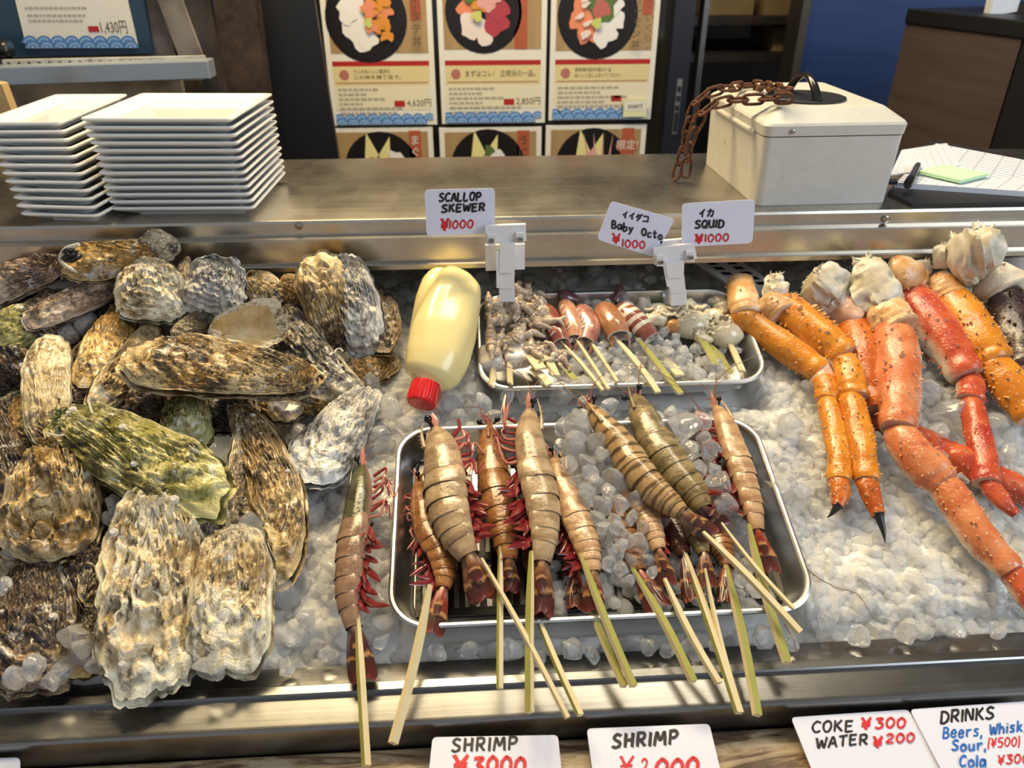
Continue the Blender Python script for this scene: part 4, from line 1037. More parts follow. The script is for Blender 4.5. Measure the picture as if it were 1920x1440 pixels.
def tray_front(x, v, fr4):
    cx, cv_, w, d = fr4; f = cv_ - d / 2
    return .017 * smooth01((f + .012 - v) / .01) * smooth01((v - f + .034) / .022) * smooth01((w / 2 + .015 - np.abs(x - cx)) / .03)
OX = float(bed(570, 950)[0])       # ice surface lowered under the oyster heap to make the gaps dark
gx, gv = np.linspace(-1.15, 1.35, 420), np.linspace(-.032, .67, 150)
X, V_ = np.meshgrid(gx, gv, indexing='ij')
H = ice_height(X, V_)
for fr4 in (BIG, SML):
    H = np.where(in_tray(X, V_, fr4, -.006), -.030, H); 
H = np.where(in_tray(X, V_, BIG, .004) & ~in_tray(X, V_, BIG, -.006), np.minimum(H, -.002), H)
b = MB(); b.grid(BO + X[..., None] * BX + V_[..., None] * BV + H[..., None] * BN)
tag(build('packed_ice', b, M['ice_base'], angle=0), 'bed of packed crushed ice filling the display counter', 'ice', kind='stuff')

rs = np.random.RandomState(7)
protos = [(ICO2, [pebble(ICO2[0], rs, k) for k in range(24)]), (ICO3, [pebble(ICO3[0], rs, k + 40, 7) for k in range(24)])]
def chips(points, lo, hi, hi_detail, squash=.8, rs=rs):
    V, F, n = [], [], 0
    (V2, F2), P_ = protos[1 if hi_detail else 0]
    for p in points:
        q = P_[rs.randint(len(P_))] @ randrot(rs).T * (rs.uniform(lo, hi) * rs.uniform(.8, 1.15))
        nd = q @ BN; q = q - np.outer(nd, BN) * (1 - squash)
        V.append(q + p); F.append(F2 + n); n += len(q)
    return np.concatenate(V), np.concatenate(F)
def chip_mesh(name, pts, lo, hi, m, label, detail=True, group=None, kind='stuff'):
    V, F = chips(pts, lo, hi, detail); b = MB()
    b.v.append(V); b.n = len(V); b.f = F.tolist(); b.m = [0] * len(F); b.uv = [[(0, 0)] * 3] * len(F)
    return tag(build(name, b, m, angle=28), label, 'ice', group, kind)
pts, back = [], []
for i in range(24000):
    x, v = rs.uniform(-.75, 1.0), rs.uniform(-.030, .62)
    if in_tray(x, v, BIG, .004) or in_tray(x, v, SML, .004): continue
    h = float(ice_height(x, v)) + rs.uniform(-.006, .0015); p = bedco(x, v, h); px, py = proj(p)
    if not (-60 < px < 1990 and 440 < py < 1330): continue
    if under_oysters(px, py) and rs.rand() > .10: continue
    if v > .475:
        back.append(bedco(x, v, rs.uniform(-.062, -.022)))
        continue
    pts.append(p)
pts = pts[:8200]
chip_mesh('crushed_ice', pts, .0050, .0108, M['ice_chip'], 'loose crushed ice chips over the packed ice bed', True)
chip_mesh('thin_ice', back[:700], .006, .011, M['ice_clear'], 'wet clear ice in the dark under the steel shelf', False)
# ------------------------------------------------------------------ prawns on bamboo skewers
def mat_prawn(name, lo, hi, stripe, amt, freq=9.0, sss=.25):
    n = NT(name)
    uv = n.n('ShaderNodeTexCoord'); sp = n.n('ShaderNodeSeparateXYZ'); n.l(uv.outputs['UV'], sp.inputs[0])
    o = n.coord('Object', (55, 55, 55), rand=13.0)
    f1 = n.noise(o, 1.0, 4, .6); f2 = n.noise(n.coord('Object', (260, 260, 260)), 1.0, 3)
    ph = n.math('ADD', n.math('MULTIPLY', sp.outputs['X'], freq * 2 * PI), n.math('MULTIPLY', f1, 4.5))
    s_ = n.math('SINE', ph); st = n.n('ShaderNodeMapRange'); st.interpolation_type = 'SMOOTHSTEP'
    st.inputs['From Min'].default_value = .1; st.inputs['From Max'].default_value = .95; n.l(s_, st.inputs['Value'])
    base = n.ramp(n.math('ADD', n.math('MULTIPLY', f1, .75), n.math('MULTIPLY', f2, .25)), [(.33, lo), (.66, hi)])
    c = n.mix(n.math('MULTIPLY', st.outputs[0], amt), base, stripe)
    vent = n.n('ShaderNodeMapRange'); vent.interpolation_type = 'SMOOTHSTEP'; vent.inputs['From Min'].default_value = .30; vent.inputs['From Max'].default_value = .44
    n.l(n.math('PINGPONG', sp.outputs['Y'], .5), vent.inputs['Value'])
    c = n.mix(n.math('MULTIPLY', vent.outputs[0], .5), c, (.62, .30, .22))
    n.set(Base_Color=c, Roughness=.24, Subsurface_Weight=sss, Subsurface_Scale=.004, Coat_Weight=.22, Coat_Roughness=.06, Specular_IOR_Level=.42)
    n.b.inputs['Subsurface Radius'].default_value = (1, .55, .35)
    n.bump(n.math('ADD', f2, n.math('MULTIPLY', f1, .7)), .34, .0014)
    return n.m
PK = dict(
    pale=mat_prawn('pale_prawn', (.26, .18, .095), (.55, .40, .24), (.20, .12, .06), .5, 8),
    peach=mat_prawn('peach_prawn', (.38, .21, .10), (.62, .42, .24), (.27, .13, .06), .5, 9),
    brown=mat_prawn('orange_brown_prawn', (.20, .075, .02), (.44, .20, .07), (.12, .04, .012), .45, 10),
    green=mat_prawn('olive_prawn', (.12, .09, .035), (.38, .28, .14), (.07, .055, .022), .55, 7),
    stripe=mat_prawn('banded_prawn', (.29, .17, .07), (.50, .33, .15), (.075, .040, .018), .85, 13),
    grey=mat_prawn('grey_brown_prawn', (.18, .10, .06), (.36, .23, .15), (.11, .06, .04), .3, 9),
    dark=mat_prawn('dark_red_prawn', (.06, .018, .012), (.20, .075, .05), (.03, .012, .01), .5, 9))
M['carapace_dark'] = mat_prawn('dark_green_carapace', (.035, .038, .018), (.13, .12, .055), (.02, .02, .012), .5, 4)
def mat_tail(name, a, b_, c_):
    n = NT(name); uv = n.n('ShaderNodeTexCoord'); sp = n.n('ShaderNodeSeparateXYZ'); n.l(uv.outputs['UV'], sp.inputs[0])
    f = n.noise(n.coord('Object', (90, 90, 90), rand=7.0), 1.0, 3)
    t = n.math('ADD', sp.outputs['X'], n.math('MULTIPLY', n.math('SUBTRACT', f, .5), .28))
    n.set(Base_Color=n.ramp(t, [(.05, a), (.34, b_), (.52, c_), (.60, (.52, .26, .10)), (.66, (.05, .018, .014)), (.9, (.10, .018, .012)), (1, (.22, .04, .02))]), Roughness=.16, Coat_Weight=.6, Subsurface_Weight=.15, Subsurface_Scale=.003)
    w = n.n('ShaderNodeTexWave'); w.inputs['Scale'].default_value = 9; n.l(uv.outputs['UV'], w.inputs[0]); w.bands_direction = 'Y'; n.bump(w.outputs['Fac'], .25, .0012)
    return n.m
M['tail'] = mat_tail('brown_tail_fan', (.42, .27, .15), (.26, .11, .05), (.12, .04, .02))
M['tail_red'] = mat_tail('red_tail_fan', (.45, .20, .12), (.30, .045, .025), (.20, .03, .02))
M['tail_purple'] = mat_tail('purple_tail_fan', (.30, .22, .19), (.10, .025, .03), (.05, .014, .022))
M['leg_red'] = plain('red_prawn_leg', (.26, .035, .034), .28, Subsurface_Weight=.2, Subsurface_Scale=.003, Coat_Weight=.4)
M['leg_pink'] = plain('pink_prawn_leg', (.50, .20, .15), .28, Subsurface_Weight=.2, Subsurface_Scale=.003, Coat_Weight=.4)
M['swim'] = plain('red_swimmeret', (.17, .014, .018), .22, Subsurface_Weight=.2, Subsurface_Scale=.003, Coat_Weight=.5)
M['eye'] = plain('prawn_eye', (.006, .005, .005), .07)
M['antenna'] = plain('prawn_feeler', (.20, .085, .04), .4)
def _bamboo(name, a, b_):
    n = NT(name); f = n.noise(n.coord('Object', (40, 40, 40)), 1.0, 3); n.set(Base_Color=n.mix(f, a, b_), Roughness=.42); return n.m
M['bam_pale'] = _bamboo('pale_bamboo', (.62, .50, .27), (.78, .68, .44)); M['bam_green'] = _bamboo('green_bamboo_skin', (.26, .26, .05), (.42, .40, .12))

def stick(parent, A, B, w, th, green=None, name='bamboo_stick'):
    """a flat bamboo stick; green: which long side still wears its skin"""
    A, B = np.asarray(A, float), np.asarray(B, float); t = nrm(B - A); vw = nrm(CAMP - (A + B) / 2); s_ = nrm(np.cross(t, vw)); u = np.cross(s_, t)
    a = R(40) * (1 if green != 'l' else -1); s2 = s_ * math.cos(a) + u * math.sin(a); u2 = u * math.cos(a) - s_ * math.sin(a)
    b = MB(); rn = random.Random(int(abs(A[0]) * 1e5)); bend = u * rn.uniform(-.0012, .0012) + s_ * rn.uniform(-.0012, .0012); prev = None; N = 10
    for k in range(N + 1):
        f = k / N; c = lerp(A, B, f) + bend * math.sin(f * PI) * 2; k_ = .55 + .45 * min(1, f * 3)
        ring = [c + s2 * w / 2 * i * k_ + u2 * th / 2 * j * k_ for i, j in ((-1, -1), (1, -1), (1, 1), (-1, 1))]
        if prev is not None:
            for q in range(4): b.add([prev[q], prev[(q + 1) % 4], ring[(q + 1) % 4], ring[q]], [(0, 1, 2, 3)], 1 if (green == 'f' and q == 2) or (green == 'l' and q == 2) or (green == 's' and q in (1,)) else 0)
        else: b.add(ring, [(3, 2, 1, 0)])
        prev = ring
    b.add(prev, [(0, 1, 2, 3)])
    return build(name, b, [M['bam_pale'], M['bam_green']], parent, smooth=False)

def leafblade(mb, base, d, s_, n_, L, W, curl=0.0, th=.0009, mat=0, nu=9, nv=6, pw=.8):
    """a pointed-oval blade along d, width along s_, thickness along n_"""
    for sgn in (1, -1):
        P = []
        for i in range(nu):
            f = i / (nu - 1); w = W / 2 * (math.sin(PI * min(1, f * .93 + .07)) ** pw if pw > .5 else (.45 + .55 * min(1, f * 1.8)) * math.sqrt(max(0, 1 - max(0, (f - .62) / .38) ** 2.4)))
            P.append([base + d * L * f + s_ * w * (j / (nv - 1) * 2 - 1) + n_ * (sgn * th * math.sin(PI * j / (nv - 1)) * math.sin(PI * f * .9 + .15) + curl * L * f * f - .18 * w * (j / (nv - 1) * 2 - 1) ** 2) for j in range(nv)])
        P = np.array(P)
        mb.grid(P if sgn > 0 else P[:, ::-1], mat=mat)

def prawn(path, tail, w, kind, delta, label, st=None, legs=1, ant=2, carap=None, tailm='tail', hs=(.03, .03), spread=.17, flat=.78, seed=0, legm=('leg_red', 'leg_pink'), feel=True, tail_h=None, group=None, swim=True):
    rn = random.Random(seed * 7 + 3); n = 28
    hh = np.linspace(hs[0], hs[1], len(path)); K = np.array([bed(px, py, h) for (px, py), h in zip(path, hh)])
    C = spline(K, 120); L = np.sum(np.linalg.norm(np.diff(C, axis=0), axis=1))
    mid = C[60]; r0 = w / 2 * pxsize(mid); up = nrm(nrm(CAMP - mid) * .6 + BN * .4)
    T, U, S = frames(C, up); s_ = np.linspace(0, 1, 120); dl = R(delta)
    dors = U * math.cos(dl) + S * math.sin(dl); latd = S * math.cos(dl) - U * math.sin(dl)
    at = lambda A, f: np.array([np.interp(f, s_, A[:, k]) for k in range(3)])
    root = thing('prawn_skewer', mid - BN * r0 * flat, label, 'prawn skewer', group)
    th = np.arange(n) / n * 2 * PI; rel = (th - dl + PI) % (2 * PI) - PI
    vfun = ((th - dl) / (2 * PI)) % 1.0
    ventral = np.exp(-((np.abs(rel) - PI) / .75) ** 2)
    def strip(mb, f0, f1, rf, m, cap=False, pl=0.0):
        F = np.linspace(f0, f1, m); Cc = np.array([at(C, f) for f in F])
        mul = np.array([(1 - .20 * ventral + pl * np.exp(-((np.abs(rel) - 2.05) / .38) ** 2) * math.sin(PI * min(1, .15 + .85 * i / (m - 1)))) for i in range(m)])
        rr = np.array([rf(i / (m - 1), f) for i, f in enumerate(F)]) * r0
        mul = mul * (1 + .05 * fbm(np.cos(th)[None] * 1.2 + seed, np.sin(th)[None] * 1.2, F[:, None] * 9, seed, 2))
        P = sweep(Cc, up, rr, rr * flat, n, mul)
        nu, nv = P.shape[:2]; F_, T_ = [], []
        for i in range(nu - 1):
            for j in range(nv):
                j2 = (j + 1) % nv; va, vb = vfun[j], vfun[j] + 1.0 / n
                F_.append((i * nv + j, (i + 1) * nv + j, (i + 1) * nv + j2, i * nv + j2)); T_.append(((F[i], va), (F[i + 1], va), (F[i + 1], vb), (F[i], vb)))
        mb.add(P.reshape(-1, 3), F_, 0, T_)
        return P
    # head shield with its toothed spike
    b = MB()
    rc = lambda t, f: np.interp(f, [0, .015, .05, .12, .22, .36], [.05, .24, .46, .72, .92, 1.0]) * (1 if t < .96 else .985)
    strip(b, .0, .372, rc, 26); strip(b, .372, .362, lambda t, f: 1.0 - .14 * t, 3)
    n0 = len(b.uv); R0, R1 = at(C, .16) + at(dors, .16) * r0 * .78 * (flat + (1 - flat) * abs(math.sin(dl))), at(C, 0) - at(T, 0) * L * .055 + at(dors, 0) * r0 * .40
    Rm = lerp(R0, R1, .5) + at(dors, .1) * r0 * .10
    b.tube(spline([R0, Rm, R1], 10), np.linspace(r0 * .13, r0 * .02, 10), 8)
    for k in range(6):
        q = spline([R0, Rm, R1], 8)[k]; b.tube([q, q + at(dors, .08) * r0 * .17 - at(T, .05) * r0 * .12], [r0 * .05, r0 * .008], 5)
    for k in range(n0, len(b.uv)): b.uv[k] = [(.02, .02)] * len(b.f[k])
    car = build('carapace', b, carap or PK[kind], root, angle=50)
    # overlapping tail segments
    b = MB(); bounds = [.352, .475, .585, .69, .785, .868, 1.0]; Rf = lambda f: np.interp(f, [.35, .47, .68, .86, 1.0], [1.0, 1.08, .94, .72, .46])
    for k in range(6):
        f0, f1 = bounds[k] - .010, min(1.0, bounds[k + 1] + .014)
        strip(b, f0, f1, lambda t, f: Rf(f) * (.925 + .105 * t ** .7), 8, pl=.17)
        strip(b, f1, f1 - .012, lambda t, f: Rf(f) * (1.03 - .16 * t), 3, pl=0)
    abd = build('abdomen', b, PK[kind], root, angle=50)
    # tail fan
    E = bed(*tail, hs[1] - .004 if tail_h is None else tail_h); Bt = at(C, .985); d = nrm(E - Bt); TL = np.linalg.norm(E - Bt)
    un = nrm(at(U, 1) - d * np.dot(at(U, 1), d)); sn = np.cross(d, un)
    for k, (a, ww, ll, lift) in enumerate([(-1, .85, 1.0, -.12), (1, .85, .97, -.12), (-.5, .9, .95, .05), (.5, .9, .97, .05), (0, .5, .66, .28)]):
        aa = spread * a * .62; dd = d * math.cos(aa) + sn * math.sin(aa); ss = sn * math.cos(aa) - d * math.sin(aa)
        nn = nrm(un + ss * a * .5); ss = np.cross(nn, dd) * -1
        b = MB(); leafblade(b, Bt - d * .004 + sn * a * r0 * .16 + un * r0 * lift, dd, ss, nn, TL * ll, r0 * ww * 1.0, -.03, r0 * .07, nu=14, pw=.4)
        build('tail_blade' if a else 'telson', b, M[tailm], root, angle=60)
    # walking legs and swimmerets on the belly side
    if legs:
        for k in range(8):
            f = .10 + .034 * k; o = at(C, f) - at(dors, f) * r0 * .72 * (flat + (1 - flat) * abs(math.sin(dl))); t_ = at(T, f); dv = -at(dors, f)
            if dl > 0: pass
            l = L * rn.uniform(.17, .30) * legs; fw = rn.uniform(-.9, .25); lf = at(U, f) * rn.uniform(.1, .55)
            k1 = o + (dv * .6 + t_ * fw * .5 + lf * .7) * l * .42; k2 = k1 + (dv * rn.uniform(-.15, .3) + t_ * rn.uniform(-1, .9) + lf * .4) * l * .5; k3 = k2 + (dv * rn.uniform(-.2, .4) + t_ * rn.uniform(-.8, .9) - lf * .3) * l * .5
            b = MB(); b.tube(spline([o, k1, k2, k3], 12), np.linspace(r0 * .12, r0 * .035, 12), 6); build('leg', b, M[legm[k % 2]], root)
    if swim:
        for k in range(9):
            f = .38 + .058 * k; o = at(C, f) - at(dors, f) * r0 * .70 * Rf(f) * (flat + (1 - flat) * abs(math.sin(dl))); t_ = at(T, f); dv = -at(dors, f)
            d_ = nrm(dv * rn.uniform(.25, .9) + t_ * rn.uniform(.3, 1.5) + at(U, f) * rn.uniform(.25, .75)); sx = nrm(np.cross(d_, at(U, f))); nx = np.cross(sx, d_)
            b = MB(); leafblade(b, o, d_, sx, nx, L * .20 * rn.uniform(.75, 1.2), r0 * .46, rn.uniform(-.15, .2), r0 * .06); leafblade(b, o + sx * r0 * .1, nrm(d_ + sx * .35), sx, nx, L * .16, r0 * .34, .1, r0 * .05)
            build('swimmeret', b, M['swim'], abd)
    # eyes, feelers
    for sg in (-1, 1):
        o = at(C, .035) + at(dors, .03) * r0 * .20 + at(latd, .03) * r0 * .30 * sg; q = o + (at(latd, .03) * sg * .30 + at(dors, .03) * .10 - at(T, 0) * .28) * r0
        b = MB(); b.tube([o, lerp(o, q, .6), q], [r0 * .07, r0 * .08, r0 * .10], 8)
        P = [q + nrm(q - o) * r0 * .20 * x for x in (-.9, -.6, 0, .6, .95)]; b.tube(P, [r0 * .20 * math.sqrt(max(.02, 1 - x * x)) for x in (-.9, -.6, 0, .6, .95)], 12); build('eye', b, M['eye'], car)
        b = MB(); o2 = at(C, .03) + at(latd, .03) * r0 * .22 * sg - at(dors, .03) * r0 * .05
        leafblade(b, o2 + at(T, .05) * L * .02, nrm(-at(T, 0) + at(latd, 0) * sg * .22), at(dors, 0), at(latd, 0), L * .13, r0 * .30, 0, r0 * .04); build('feeler_scale', b, M['leg_pink'], car)
    if feel:
        for k in range(ant):
            sg = 1 if k % 2 else -1; o = at(C, .02) + at(latd, .02) * r0 * .15 * sg; d0 = -at(T, 0); sd = at(S, 0)
            l = L * rn.uniform(.25, .55); c_ = rn.uniform(-1.1, 1.1); P = [o]
            for i in range(1, 7): a = sg * .3 + c_ * i / 3.2; P.append(P[-1] + (d0 * math.cos(a) + sd * math.sin(a) + up * (.30 - .13 * i)) * l / 6)
            P = [p if np.dot(p - BO, BN) > .012 else p + BN * (.012 - np.dot(p - BO, BN)) for p in P]
            b = MB(); b.tube(spline(P, 30), np.linspace(.0007, .0003, 30), 5); build('feeler', b, M['antenna'], car)
        for k in range(4):
            o = at(C, .015) + at(latd, .02) * r0 * .1 * (k - 1.5); a = rn.uniform(-.6, .6); l = L * rn.uniform(.06, .13)
            P = [o, o + (-at(T, 0) * math.cos(a) + at(S, 0) * math.sin(a)) * l * .5 + up * l * .2, o + (-at(T, 0) * math.cos(a * 1.6) + at(S, 0) * math.sin(a * 1.6)) * l + up * l * .05]
            b = MB(); b.tube(spline(P, 8), np.linspace(r0 * .05, r0 * .012, 8), 5); build('feeler', b, M['leg_red'], car)
    if st:
        (x0, y0), (x1, y1), sw, gr, he = st
        A = bed(x0, y0, hs[1] + .004); B = bed(x1, y1, he); k_ = pxsize(B)
        stick(root, A - (B - A) * .12, B, sw * k_ * .90, max(.0030, sw * k_ * .66), gr)
    return root

# lone prawn on the ice in front of the larger tray
prawn([(680, 866), (678, 925), (669, 990), (660, 1055), (655, 1120), (664, 1178)], (684, 1290), 62, 'grey', 96, 'lone grey-brown prawn skewer with a dark green head, lying on the ice outside the tray', ((672, 1180), (687, 1436), 16, 's', .034), 1.15, 2, carap=M['carapace_dark'], tailm='tail_purple', hs=(.024, .026), spread=.2, seed=1)
# under layer first
prawn([(785, 896), (790, 945), (804, 995), (826, 1036), (834, 1075), (830, 1104)], (806, 1200), 54, 'brown', -60, 'short orange-brown prawn skewer in the tray corner with bare steel beside it', ((800, 1125), (737, 1394), 18, None, .030), .9, 2, tailm='tail_red', hs=(.010, .022), seed=2, tail_h=.026)
prawn([(985, 950), (993, 1005), (1001, 1055), (1006, 1098)], (1014, 1178), 44, 'dark', 10, 'dark prawn skewer hidden beneath the big pale prawn, only its red tail tip showing', ((1006, 1150), (1088, 1341), 13, 's', .032), 0, 0, tailm='tail_red', hs=(.006, .014), seed=3, feel=False, tail_h=.024)
prawn([(1045, 940), (1058, 995), (1070, 1040), (1080, 1072)], (1076, 1150), 44, 'dark', -30, 'dark red prawn skewer tucked underneath the peach prawn with the forked green stick pair', ((1100, 1120), (1170, 1287), 14, 'f', .032), .8, 0, tailm='tail_red', hs=(.004, .012), seed=4, feel=False, tail_h=.016)
prawn([(1140, 920), (1165, 975), (1183, 1030), (1200, 1072)], (1246, 1150), 50, 'brown', 0, 'prawn skewer buried in ice with a spread wet red tail on the tray rim', ((1196, 1085), (1300, 1278), 16, 'f', .032), 0, 0, tailm='tail_red', hs=(.006, .018), seed=5, feel=False, tail_h=.025, spread=.34)
prawn([(1232, 912), (1250, 960), (1268, 1003), (1284, 1042)], (1304, 1138), 46, 'dark', -10, 'purple-brown prawn skewer in the shade below the banded prawn', ((1290, 1056), (1386, 1337), 16, 's', .034), .7, 0, tailm='tail_purple', hs=(.006, .018), seed=6, feel=False, tail_h=.025)
prawn([(1330, 950), (1343, 998), (1355, 1034), (1362, 1062)], (1358, 1138), 42, 'brown', 20, 'prawn skewer with a translucent shell end under the crossing pale sticks', ((1366, 1086), (1420, 1341), 17, 'f', .036), 0, 0, tailm='tail_red', hs=(.008, .020), seed=7, feel=False, tail_h=.025)
prawn([(1268, 925), (1288, 968), (1307, 1004), (1320, 1038)], (1330, 1108), 42, 'green', 0, 'prawn skewer with a blue-black tail tip on a thin round stick', ((1328, 1090), (1384, 1318), 8, None, .030), 0, 0, tailm='tail', hs=(.016, .028), seed=8, feel=False, tail_h=.030)
prawn([(1035, 850), (1050, 900), (1072, 950), (1092, 1000), (1105, 1042), (1112, 1074)], (1112, 1158), 56, 'peach', -60, 'peach prawn skewer half under the ice heap, longer stick of the forked green pair', ((1098, 1062), (1188, 1287), 15, 'f', .036), .8, 0, tailm='tail', hs=(.020, .030), seed=9, feel=False, tail_h=.026)
prawn([(1150, 855), (1180, 910), (1204, 955), (1222, 996), (1236, 1032)], (1257, 1106), 48, 'peach', 20, 'tan prawn skewer coming out of the ice heap on a pale flat stick', ((1256, 1104), (1348, 1281), 14, None, .034), 0, 0, tailm='tail', hs=(.018, .028), seed=10, feel=False, tail_h=.028)
# upper layer
prawn([(917, 792), (920, 842), (926, 900), (938, 960), (948, 1010), (953, 1052)], (954, 1120), 62, 'brown', 8, 'orange-brown prawn skewer between the two big pale prawns, covered by their red legs', ((938, 1040), (937, 1291), 12, 's', .034), .8, 2, hs=(.018, .026), seed=11)
prawn([(813, 800), (830, 846), (837, 900), (843, 950), (858, 1000), (881, 1045)], (914, 1136), 86, 'pale', 78, 'big pale tan prawn skewer next to the steel corner, red legs towards the orange-brown prawn', ((918, 1075), (1064, 1346), 11, None, .040), 1.2, 3, hs=(.036, .038), seed=12)
prawn([(994, 762), (990, 820), (1000, 880), (1014, 940), (1019, 1000), (1015, 1056)], (1012, 1164), 70, 'pale', -78, 'big pale prawn skewer beside the ice heap, a black eye spot half-way down', ((996, 1062), (993, 1336), 16, 'l', .036), 1.2, 3, hs=(.036, .034), seed=13)
prawn([(1190, 738), (1204, 775), (1222, 816), (1246, 858), (1276, 898), (1304, 930), (1320, 955)], (1370, 992), 66, 'green', 35, 'olive prawn skewer with a dark head lying between the banded and the pink prawn', ((1366, 996), (1488, 1141), 8, None, .042), .9, 2, hs=(.026, .032), seed=14, tailm='tail_purple', carap=PK['green'])
prawn([(1100, 756), (1135, 800), (1166, 838), (1190, 878), (1222, 915), (1254, 942), (1280, 963)], (1350, 1010), 60, 'stripe', 8, 'dark banded prawn skewer lying diagonally over the others', ((1336, 1016), (1500, 1186), 14, None, .048), 0, 3, hs=(.044, .046), seed=15, swim=False)
prawn([(1340, 757), (1358, 800), (1374, 846), (1392, 898), (1408, 950), (1419, 996)], (1452, 1084), 54, 'peach', -92, 'pink prawn skewer with bright red legs along the far side wall of the tray', ((1410, 1008), (1476, 1243), 17, 'f', .034), 1.2, 3, hs=(.026, .026), seed=16, tailm='tail_red')

# ice in the larger tray: a bed of chips and the loose clear pieces heaped between the prawns
pts = []
for i in range(1500):
    x, v = rs.uniform(BIG[0] - BIG[2] / 2 + .018, BIG[0] + BIG[2] / 2 - .022), rs.uniform(BIG[1] - BIG[3] / 2 + .018, BIG[1] + BIG[3] / 2 - .018)
    p = bedco(x, v, rs.uniform(-.004, .005)); px, py = proj(p)
    if px < 985 + (py - 900) * .1 and not (py < 930 and rs.rand() < .1): continue
    if px > 1420 and rs.rand() < .85: continue
    pts.append(p)
chip_mesh('tray_ice', pts[:420], .006, .0105, M['ice_chip'], 'crushed ice chips covering the floor of the larger tray', True)
CL = [build('ice_chunk', MB().add(ICO3[0] * 0.001, ICO3[1].tolist()), M['ice_clear'], loc=(0, 0, 0)) for _ in range(1)]
bpy.data.objects.remove(CL[0])
chunk_me = []
for k in range(8):
    me = bpy.data.meshes.new('ice_chunk'); V = pebble(ICO3[0], rs, k + 90, 8); me.from_pydata((V * .01).tolist(), [], ICO3[1].tolist()); me.materials.append(M['ice_clear'])
    me.polygons.foreach_set('use_smooth', [True] * len(me.polygons)); me.set_sharp_from_angle(angle=R(24)); me.update(); chunk_me.append(me)
def chunk(px, py, h, size, label, group, name='ice_chunk'):
    o = bpy.data.objects.new(name, chunk_me[rs.randint(8)]); COL.objects.link(o)
    c = bed(px, py, h); s_ = size / 2 * pxsize(c) / .0105
    s_ *= 1.12; o.location = c; q = randrot(rs); o.rotation_euler = Matrix(q.tolist()).to_euler(); o.scale = (s_ * rs.uniform(.85, 1.15), s_ * rs.uniform(.8, 1.1), s_ * rs.uniform(.7, 1.0))
    return tag(o, label, 'ice', group)
LAB1, GR1 = 'clear ice chunk heaped between the pale prawn and the banded prawn', 'clear ice chunks heaped in the prawn tray'
heap = [(1085, 800, 60), (1120, 785, 55), (1075, 840, 52), (1118, 830, 62), (1150, 815, 48), (1060, 870, 44), (1098, 872, 52), (1140, 868, 50), (1078, 905, 46), (1115, 908, 52), (1155, 905, 56), (1095, 940, 46), (1130, 945, 44), (1165, 945, 40), (1190, 935, 40), (1120, 975, 42), (1152, 978, 44), (1185, 972, 36), (1205, 990, 34), (1140, 1005, 46), (1170, 1010, 40), (1196, 1022, 38), (1155, 1038, 40), (1185, 1050, 36), (1165, 1066, 36), (1210, 1052, 30), (1142, 1060, 34), (1180, 1090, 26), (1222, 1072, 28), (1055, 800, 40), (1100, 760, 44), (1140, 760, 36), (1050, 835, 34)]
for i, (x, y, s_) in enumerate(heap):
    chunk(x, y, .030 - (y > 1000) * .006 + rs.uniform(-.003, .006), s_, LAB1, GR1)
for x, y, s_ in [(1080, 822, 40), (1128, 850, 40), (1108, 890, 40), (1140, 925, 38), (1130, 990, 36), (1160, 990, 34), (1165, 1025, 32), (1098, 920, 36), (1090, 780, 40)]: chunk(x, y, .042, s_, LAB1, GR1)
LAB2, GR2 = 'clear ice chunk among the olive and pink prawns', 'clear ice chunks among the olive and pink prawns'
for x, y, s_ in [(1284, 800, 62), (1312, 790, 44), (1256, 775, 36), (1262, 840, 40), (1296, 842, 46), (1330, 846, 44), (1310, 880, 36), (1270, 870, 34), (1350, 905, 50), (1362, 950, 44), (1340, 880, 36), (1238, 800, 30), (1322, 820, 40), (1384, 1010, 36), (1240, 985, 30), (1268, 990, 26), (1400, 1060, 34), (1390, 1090, 36), (1420, 1110, 30)]:
    chunk(x, y, .036 if y < 960 else .014, s_, LAB2, GR2)
LAB3, GR3 = 'clear wet ice chunk lying near the red bottle cap', 'clear ice chunks around the red bottle cap'
for x, y, s_ in [(735, 762, 66), (800, 790, 56), (845, 752, 54), (880, 735, 48), (700, 770, 40), (760, 800, 44), (860, 780, 40), (905, 760, 44), (950, 745, 40), (985, 740, 50), (1050, 740, 60), (930, 782, 36), (715, 815, 40), (690, 720, 50)]:
    chunk(x, y, .010, s_, LAB3, GR3)
LAB4, GR4 = 'wet clear ice chunk on the ice before the lone prawn and oysters', 'clear ice chunks beside the lone prawn'
for x, y, s_ in [(540, 1110, 64), (575, 1160, 40), (590, 965, 44), (625, 940, 40), (570, 1025, 36), (550, 1195, 44), (610, 1100, 34), (720, 1170, 44), (715, 1205, 40), (540, 1250, 40), (610, 1225, 36), (495, 1215, 34), (640, 830, 40), (675, 800, 34)]:
    chunk(x, y, .006, s_, LAB4, GR4)
LAB5, GR5 = 'angular ice chunk on the ice between the prawn tray and the steel rail', 'ice chunks below the prawn tray'
for x, y, s_ in [(820, 1225, 40), (880, 1215, 44), (960, 1220, 46), (1010, 1235, 40), (1070, 1220, 50), (1110, 1230, 36), (1215, 1210, 48), (1250, 1220, 40), (1300, 1215, 50), (1340, 1205, 40), (1430, 1195, 44), (1550, 1170, 44), (1480, 1205, 40), (1610, 1190, 44), (1700, 1185, 40), (1790, 1180, 44), (1870, 1180, 36)]:
    chunk(x, y, .006, s_, LAB5, GR5)
